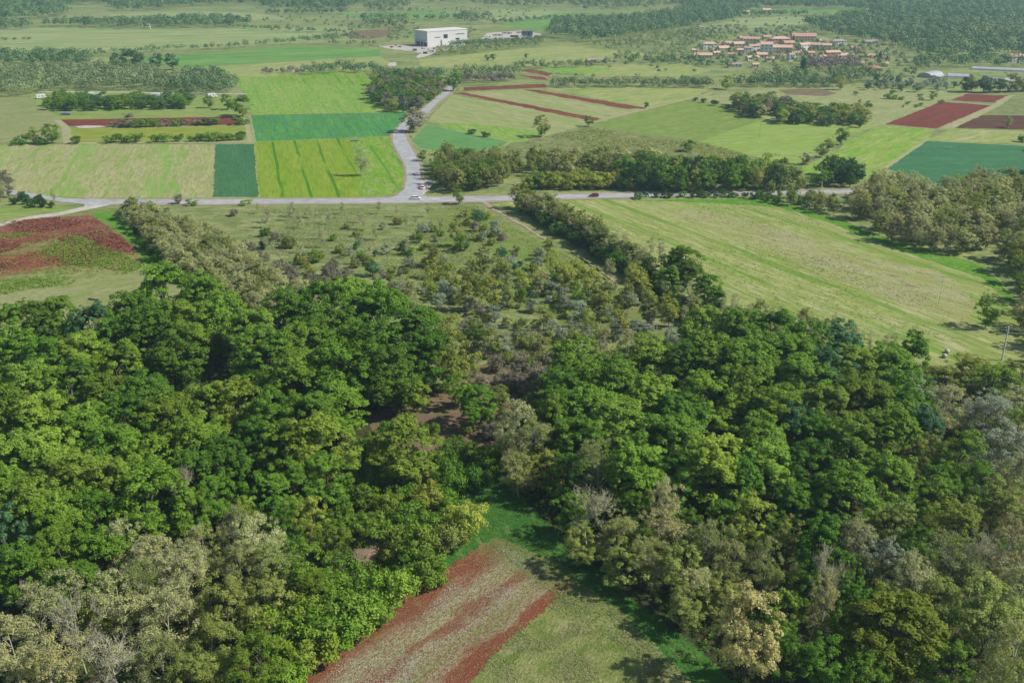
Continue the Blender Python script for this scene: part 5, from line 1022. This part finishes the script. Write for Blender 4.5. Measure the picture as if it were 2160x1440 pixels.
# ---- vehicles
TYRE = plain('black tyre rubber', (.02, .02, .02), .9); RIM = plain('grey wheel rim', (.35, .35, .36), .4, .8); LAMP = plain('clear lamp glass', (.7, .7, .68), .2); TAIL = plain('red tail lamp', (.4, .02, .02), .3)
def loft(name, secs):
    """secs: list of cross-sections, each [(y,z)...] at x"""
    V, Fc = [], []; k = len(secs[0][1])
    for x, s in secs:
        for y, z in s: V.append((x, y, z))
    n = len(secs)
    for i in range(n-1):
        for j in range(k): Fc.append((i*k+j, i*k+(j+1) % k, (i+1)*k+(j+1) % k, (i+1)*k+j))
    Fc += [tuple(range(k))[::-1], tuple((n-1)*k+j for j in range(k))]
    return poly_mesh(name, V, Fc)
def wheels(r, xs, y, rad=.32):
    for x in xs:
        for s in (-1, 1):
            V, Fq = tube([(x, s*(y-.2), rad), (x, s*y, rad)], rad, rad, 14)
            w = mesh_np('wheel', V, 4, Fq); w.materials.append(TYRE); wo = link('wheel', w, r)
            bm = [(x+.0, s*y, rad)]+[(x+rad*math.cos(t*math.pi/7), s*y, rad+rad*math.sin(t*math.pi/7)) for t in range(14)]
            link('tyre_wall', poly_mesh('tyre_wall', bm, [(0, i+1, (i+1) % 14+1) for i in range(14)]), wo, [TYRE])
            b2 = [(x+.0, s*(y+.01), rad)]+[(x+.62*rad*math.cos(t*math.pi/7), s*(y+.01), rad+.62*rad*math.sin(t*math.pi/7)) for t in range(14)]
            link('rim', poly_mesh('rim', b2, [(0, i+1, (i+1) % 14+1) for i in range(14)]), wo, [RIM])
def car(px, py, yaw, paint, label, L=4.3, est=False, z=.12):
    p = P(px, py); r = empty('car', (p.x, p.y, z+.06), yaw); tag(r, label, 'car')
    W_ = .88; h = L/2
    def sec(x, top, w, zb=.28): return (x, [(-w, zb), (-w*1.0, .55), (-w*.97, top-.08), (-w*.8, top), (w*.8, top), (w*.97, top-.08), (w, .55), (w, zb)])
    link('body', loft('body', [sec(-h, .72, W_*.8, .38), sec(-h+.15, .92, W_*.95), sec(-h+.9, .96, W_), sec(0, .96, W_), sec(h-1.15, .93, W_), sec(h-.35, .78, W_*.95), sec(h, .6, W_*.78, .36)]), r, [paint])
    rear = -h+.25 if est else -h+.55
    def cs(x, top, w, w2): return (x, [(-w, .93), (-w2, top), (w2, top), (w, .93)])
    link('cabin_glass', loft('cabin_glass', [cs(rear-.1, .95, .74, .70), cs(rear+.35, 1.40, .77, .62), cs(0, 1.44, .78, .62), cs(h-1.75, 1.40, .77, .60), cs(h-1.0, .95, .72, .66)]), r, [GLASS])
    link('roof_panel', loft('roof_panel', [(rear+.34, [(-.62, 1.39), (-.6, 1.44), (.6, 1.44), (.62, 1.39)]), (0, [(-.64, 1.43), (-.6, 1.49), (.6, 1.49), (.64, 1.43)]), (h-1.72, [(-.61, 1.39), (-.58, 1.43), (.58, 1.43), (.61, 1.39)])]), r, [paint])
    for x in (-.15, h-1.45):
        part('door_pillar', [(x, -.8, .93, x+.09, -.76, 1.3), (x, .76, .93, x+.09, .8, 1.3)], paint, r)
    for s in (-1, 1):
        part('headlight', [(h-.12, s*.55-.14, .58, h-.02, s*.55+.14, .72)], LAMP, r); part('tail_lamp', [(-h-.01, s*.58-.12, .7, -h+.08, s*.58+.12, .86)], TAIL, r)
    wheels(r, (-h+.8, h-.85), W_-.02); return r
WP = plain('white car paint', (.68, .69, .70), .3, 0, .02, 1, .5); RP = plain('dark red car paint', (.19, .025, .03), .3, 0, .05, 1, .5); SPT = plain('silver grey car paint', (.35, .36, .38), .3, .4, .02, 1, .5)
car(877, 421, .02, WP, 'white estate car driving on the main road at the side road mouth', 4.5, True)
car(893, 399, 1.25, WP, 'white car parked on the gravel beside the side road', 4.0, False, .14)
car(1253, 415.5, math.pi+.03, RP, 'dark red car driving on the main road past the yellow green hedge', 4.3, True)
for x, y, m, lb in ((826, 101, RP, 'tiny red car at the left of the factory yard'), (836, 97, WP, 'tiny white car parked behind the tiny red one'), (843, 100, SPT, 'tiny silver car in the middle of the factory yard left side'), (893, 104, SPT, 'tiny grey car before the factory corner'), (904, 106, WP, 'tiny white car before the factory front'), (915, 104, RP, 'tiny dark red car before the factory front'), (925, 101, WP, 'tiny white car near the factory ramp'), (800, 99, WP, 'tiny white car at the outer left yard entrance')):
    car(x, y, R.uniform(0, 3), m, lb, 4.4, True)
def camper(px, py, yaw, label, L=6.8):
    p = P(px, py); r = empty('camper_van', (p.x, p.y, .05), yaw); tag(r, label, 'camper', 'campers on the campsite')
    h = L/2
    prof = [(-h, .5), (-h, 2.75), (-h+.2, 2.95), (h-1.6, 3.0), (h-.7, 2.6), (h-1.0, 2.1), (h-.7, 1.25), (h, 1.05), (h+.05, .5)]
    V = [(x, -1.1, z) for x, z in prof]+[(x, 1.1, z) for x, z in prof]; n = len(prof)
    Fc = [tuple(range(n)), tuple(range(2*n-1, n-1, -1))]+[(i, (i+1) % n, (i+1) % n+n, i+n)[::-1] for i in range(n)]
    link('body', poly_mesh('body', V, Fc), r, [WP])
    part('window', [(-h+1, -1.13, 1.5, -h+2.2, -1.08, 2.1)], GLASS, r); part('window', [(-h+3, -1.13, 1.5, -h+4.2, -1.08, 2.1)], GLASS, r)
    part('window', [(-h+1, 1.08, 1.5, -h+2.2, 1.13, 2.1)], GLASS, r); part('windscreen', [(h-.95, -.95, 1.3, h-.72, .95, 2.0)], GLASS, r)
    part('door', [(-h+4.6, -1.13, .6, -h+5.2, -1.08, 2.3)], SPT, r)
    wheels(r, (-h+1.4, h-.9), 1.05, .36)
camper(88, 208, .6, 'white camper alone at the left end of the campsite', 6.8)
camper(190, 205, .1, 'left one of two white campers parked together')
camper(209, 206, .1, 'right one of two white campers parked together')
camper(330, 206, .2, 'white camper in the middle of the campsite')
camper(449, 206, .5, 'white camper between the small round trees')
camper(402, 211, .1, 'small white caravan behind the campsite belt', 4.4)
camper(353, 173, .1, 'white van in the yard behind the campsite trees', 6)
camper(388, 172, .3, 'white trailer at the right of the yard behind the campsite trees', 7)

# tarpaulin covered trailer and farm implement
p = P(140, 243); r = empty('covered_trailer', p, .05); tag(r, 'grey tarpaulin covered trailer at the edge of the campsite belt', 'trailer')
link('tarpaulin', loft('tarpaulin', [(-3, [(-1.1, .6), (-1.1, 1.5), (0, 2.0), (1.1, 1.5), (1.1, .6)]), (0, [(-1.15, .6), (-1.15, 1.6), (0, 2.25), (1.15, 1.6), (1.15, .6)]), (3, [(-1.1, .6), (-1.1, 1.4), (0, 1.9), (1.1, 1.4), (1.1, .6)])]), r, [plain('grey blue tarpaulin', (.16, .19, .23), .6)])
wheels(r, (-1, 1), 1.0, .35); part('drawbar', [(3, -.05, .45, 4.6, .05, .57)], TYRE, r)
p = P(748, 298); r = empty('farm_trailer', p, .25); tag(r, 'grey wooden farm trailer with a pale plank lying in the bright field', 'trailer')
WD = plain('weathered grey wood', (.33, .32, .29), .9, 0, .25, 3)
part('deck', [(-2.2, -1, .7, 2.4, 1, .85)], WD, r); part('side_board', [(-2.2, .96, .85, 2.4, 1.02, 1.35), (-2.2, -1.02, .85, 2.4, -.96, 1.35)], WD, r)
part('drawbar', [(-5.6, -.12, .2, -2.2, .12, .34)], plain('pale plank', (.55, .53, .48), .8), r); wheels(r, (0, 1.2), .95, .36)

# ---- poles and wires
CONC = plain('pale concrete', (.55, .55, .53), .8, 0, .12, 2); STEEL = plain('galvanised steel', (.38, .40, .40), .5, .6); CER = plain('white ceramic insulator', (.75, .74, .70), .25); WIRE = plain('pale wire', (.55, .55, .5), .5, .3)
def pole(px, py, h, r0, label, arms=1, mat=CONC):
    p = P(px, py); r = empty('utility_pole', p, 0); tag(r, label, 'utility pole')
    V, Fq = tube([(0, 0, -.3), (0, 0, h*.5), (0, 0, h)], r0, r0*.62, 8); link('pole_shaft', mesh_np('pole_shaft', V, 4, Fq, None, True), r, [mat]); part('pole_cap', [(-r0*.7, -r0*.7, h, r0*.7, r0*.7, h+.05)], mat, r)
    for i in range(arms):
        z = h-.35-i*1.15; a = [(-.9, -.06, z, .9, .06, z+.1)] if i != 1 else [(-.06, -1, z, .06, 1, z+.1)]
        ar = part('cross_arm', a, STEEL, r)
        for k in (-1, 0, 1) if i == 0 else (-1, 1):
            x, y = (k*.8, 0) if i != 1 else (0, k*.85)
            V, Fq = tube([(x, y, z+.1), (x, y, z+.2), (x, y, z+.34)], .05, .07, 8); link('insulator', mesh_np('insulator', V, 4, Fq, None, True), ar, [CER])
    return p
pa = pole(2113, 760, 9.8, .24, 'tall concrete utility pole with cross arms at the right edge of the meadow', 3)
pb = pole(1382, 748, 9.0, .11, 'pale thin utility pole above the olive trees', 1)
pc = pole(590, 740, 9.0, .11, 'utility pole hidden in the back of the left wood', 1)
pd = pole(2560, 772, 9.6, .17, 'utility pole beyond the right picture edge', 2)
pole(1733, 398, 8.4, .19, 'white utility pole beside the dark tree clump at the road', 2)
pole(1980, 640, 9.0, .07, 'thin grey pole standing in the hay meadow', 1, STEEL)
pole(1836, 513, 4.2, .08, 'short pole by the bare sapling on the meadow edge', 0, STEEL)
pole(1602, 291, 9.5, .11, 'slim grey pole in the light green pasture', 1, STEEL)
pole(303, 168, 15, .14, 'tall thin mast rising from the campsite wood', 0)
pole(506, 143, 6, .10, 'short post in the pale meadow above the campsite', 0, STEEL)
pole(1744, 183, 9, .12, 'pale pole in front of the dark village hedge', 1)
def wires(a, b, zs, label):
    r = empty('power_line', (0, 0, 0)); tag(r, label, 'power line')
    for off, z in zs:
        pts = []
        for i in range(25):
            t = i/24; q = a.lerp(b, t); pts.append((q.x, q.y+off, z-2.2*math.sin(math.pi*t)*((b-a).length/110)**2))
        V, Fq = tube(pts, .022, .022, 4); link('wire', mesh_np('wire', V, 4, Fq), r, [WIRE])
Z3 = [(.8, 9.3), (-.8, 9.3), (0, 8.0)]
wires(pb, pa, Z3, 'power line between the thin pole and the right concrete pole')
wires(pc, pb, Z3, 'power line running from the left wood to the thin pole')
wires(pa, pd, Z3, 'power line leaving the right edge of the picture')

# ---- small things
def blob(name, r, sub=2, sq=.8, seed=0, amp=.12):
    import bmesh
    bm = bmesh.new(); bmesh.ops.create_icosphere(bm, subdivisions=sub, radius=r); rr = random.Random(seed)
    for v in bm.verts:
        k = 1+amp*(math.sin(v.co.x*3/r+seed)+math.cos(v.co.y*4/r+seed*2)+rr.uniform(-.5, .5)); v.co = v.co*k; v.co.z = max(v.co.z*sq, -.25*r)
    me = bpy.data.meshes.new(name); bm.to_mesh(me); bm.free(); me.polygons.foreach_set('use_smooth', [True]*len(me.polygons)); return me
BALE = plain('pale wrapped bale', (.42, .41, .38), .6, 0, .12, 2)
for (x, y, lb, sd_) in ((1997, 738, 'upper of two pale round bundles at the meadow edge', 1), (1992, 748, 'lower of two pale round bundles at the meadow edge', 2)):
    p = P(x, y+6); o = link('wrapped_bale', blob('wrapped_bale', .7, 3, .95, sd_, .03), None, [BALE]); o.location = (p.x, p.y, .5); tag(o, lb, 'bale')
p = P(197, 633); o = link('fallen_log', mesh_np('fallen_log', *[ (lambda V, f: (V, 4, f))(*tube([(-1.6, .5, .3), (-.5, .1, .4), (.8, -.2, .3), (1.8, -.7, .5)], .32, .2, 8))][0]), None, [BARK]); o.location = p; tag(o, 'dark fallen log lying on the pale mown meadow', 'log')
rp = P(765, 1175); rk = plain('brown rubble earth', (.20, .135, .10), .95, 0, .35, 3)
o = link('rubble_heap', blob('rubble_heap', 2.6, 5, .42, 5, .10), None, [rk]); o.location = (rp.x, rp.y, -.1)
tag(o, 'brown heap of earth and rubble between the shrubs', 'rubble heap')
rp = P(795, 1150); o = link('rubble_heap', blob('rubble_heap', 1.9, 5, .5, 9, .10), None, [rk]); o.location = (rp.x, rp.y, -.1)
tag(o, 'smaller brown earth heap behind the large rubble heap', 'rubble heap')
def sign(px, py, label):
    p = P(px, py); r = empty('road_sign', p, 0); tag(r, label, 'road sign')
    V, Fq = tube([(0, 0, 0), (0, 0, 1.2), (0, 0, 2.6)], .04, .04, 6); link('post', mesh_np('post', V, 4, Fq), r, [STEEL]); part('sign_board', [(-.6, -.05, 1.7, .6, 0, 2.6)], WHITE, r)
sign(781, 413, 'white road sign in the bright field corner by the crossroads')
sign(297, 427, 'small white road sign on the verge left of the crossroads')
# site clutter in the gravel yards
ym = [plain('blue container paint', (.10, .16, .25), .6), plain('white container paint', (.6, .6, .6), .6), plain('grey block stack', (.4, .39, .37), .9), plain('dark machine paint', (.08, .08, .09), .6)]
for i, (x, y, m, w, h, lb) in enumerate([(1112, 76, 0, 13, 5.5, 'blue grey container office at the right of the far gravel yard'), (1030, 80, 1, 9, 2.6, 'white container at the left of the far gravel yard'), (1050, 76, 2, 12, 2.2, 'pale block stack left in the far gravel yard'), (1070, 72, 1, 12, 2.6, 'white container at the back of the far gravel yard'), (1085, 79, 3, 9, 2.2, 'dark machine in the middle of the far gravel yard'), (1098, 71, 2, 10, 2.4, 'pale block stack before the container office'), (910, 110, 2, 5, 2, 'stack of blocks at the near factory yard'), (897, 114, 3, 4, 2, 'dark bin at the near end of the factory yard'), (875, 108, 3, 4, 2.2, 'dark bin at the left yard edge'), (948, 101, 1, 8, 2.6, 'white container beside the factory ramp')]):
    p = P(x, y); r = empty('container', p, R.uniform(-.3, .3)); tag(r, lb, 'container')
    part('box_body', [(-w/2, -1.2, .15, w/2, 1.2, h)], ym[m], r); part('door_frame', [(w*.1, -1.26, .3, w*.22, -1.19, h*.8), (-w*.3, -1.26, h*.45, -w*.15, -1.19, h*.75)], FD, r); part('skids', [(-w/2, -1.1, 0, w/2, -.9, .15), (-w/2, .9, 0, w/2, 1.1, .15)], FD, r)
for x, y, h, l in ((1693, 164, 40, 'big dark cedar in front of the village'), (1673, 90, 16, 'slim brown cypress beside the longest roof'), (1560, 118, 12, 'small conifer among the village gardens'), (1855, 133, 24, 'dark conifer behind the red orange roof')):
    tag(base_px('conifer', 'blue' if 'cedar' in l else 'dark', x, y, h, None, 1.3 if 'cedar' in l else .7), l, 'conifer')

# ------------------------------------------------------------------ air
def add_haze():
    me = box_mesh('haze', [(-3600, -280, -1.5, 3600, 5200, 112)])
    o = link('haze', me); m = bpy.data.materials.new('blue air'); m.use_nodes = True; n = m.node_tree.nodes; n.remove(n['Principled BSDF'])
    v = n.new('ShaderNodeVolumePrincipled'); v.inputs['Color'].default_value = (.58, .86, 1, 1); v.inputs['Density'].default_value = HAZE; v.inputs['Anisotropy'].default_value = .2
    m.node_tree.links.new(v.outputs[0], n['Material Output'].inputs['Volume']); me.materials.append(m); tag(o, kind='stuff')
HAZE = .00014
if HAZE: add_haze()
for o in ALL:
    for k in ('_k', '_l', '_h'):
        if k in o: del o[k]
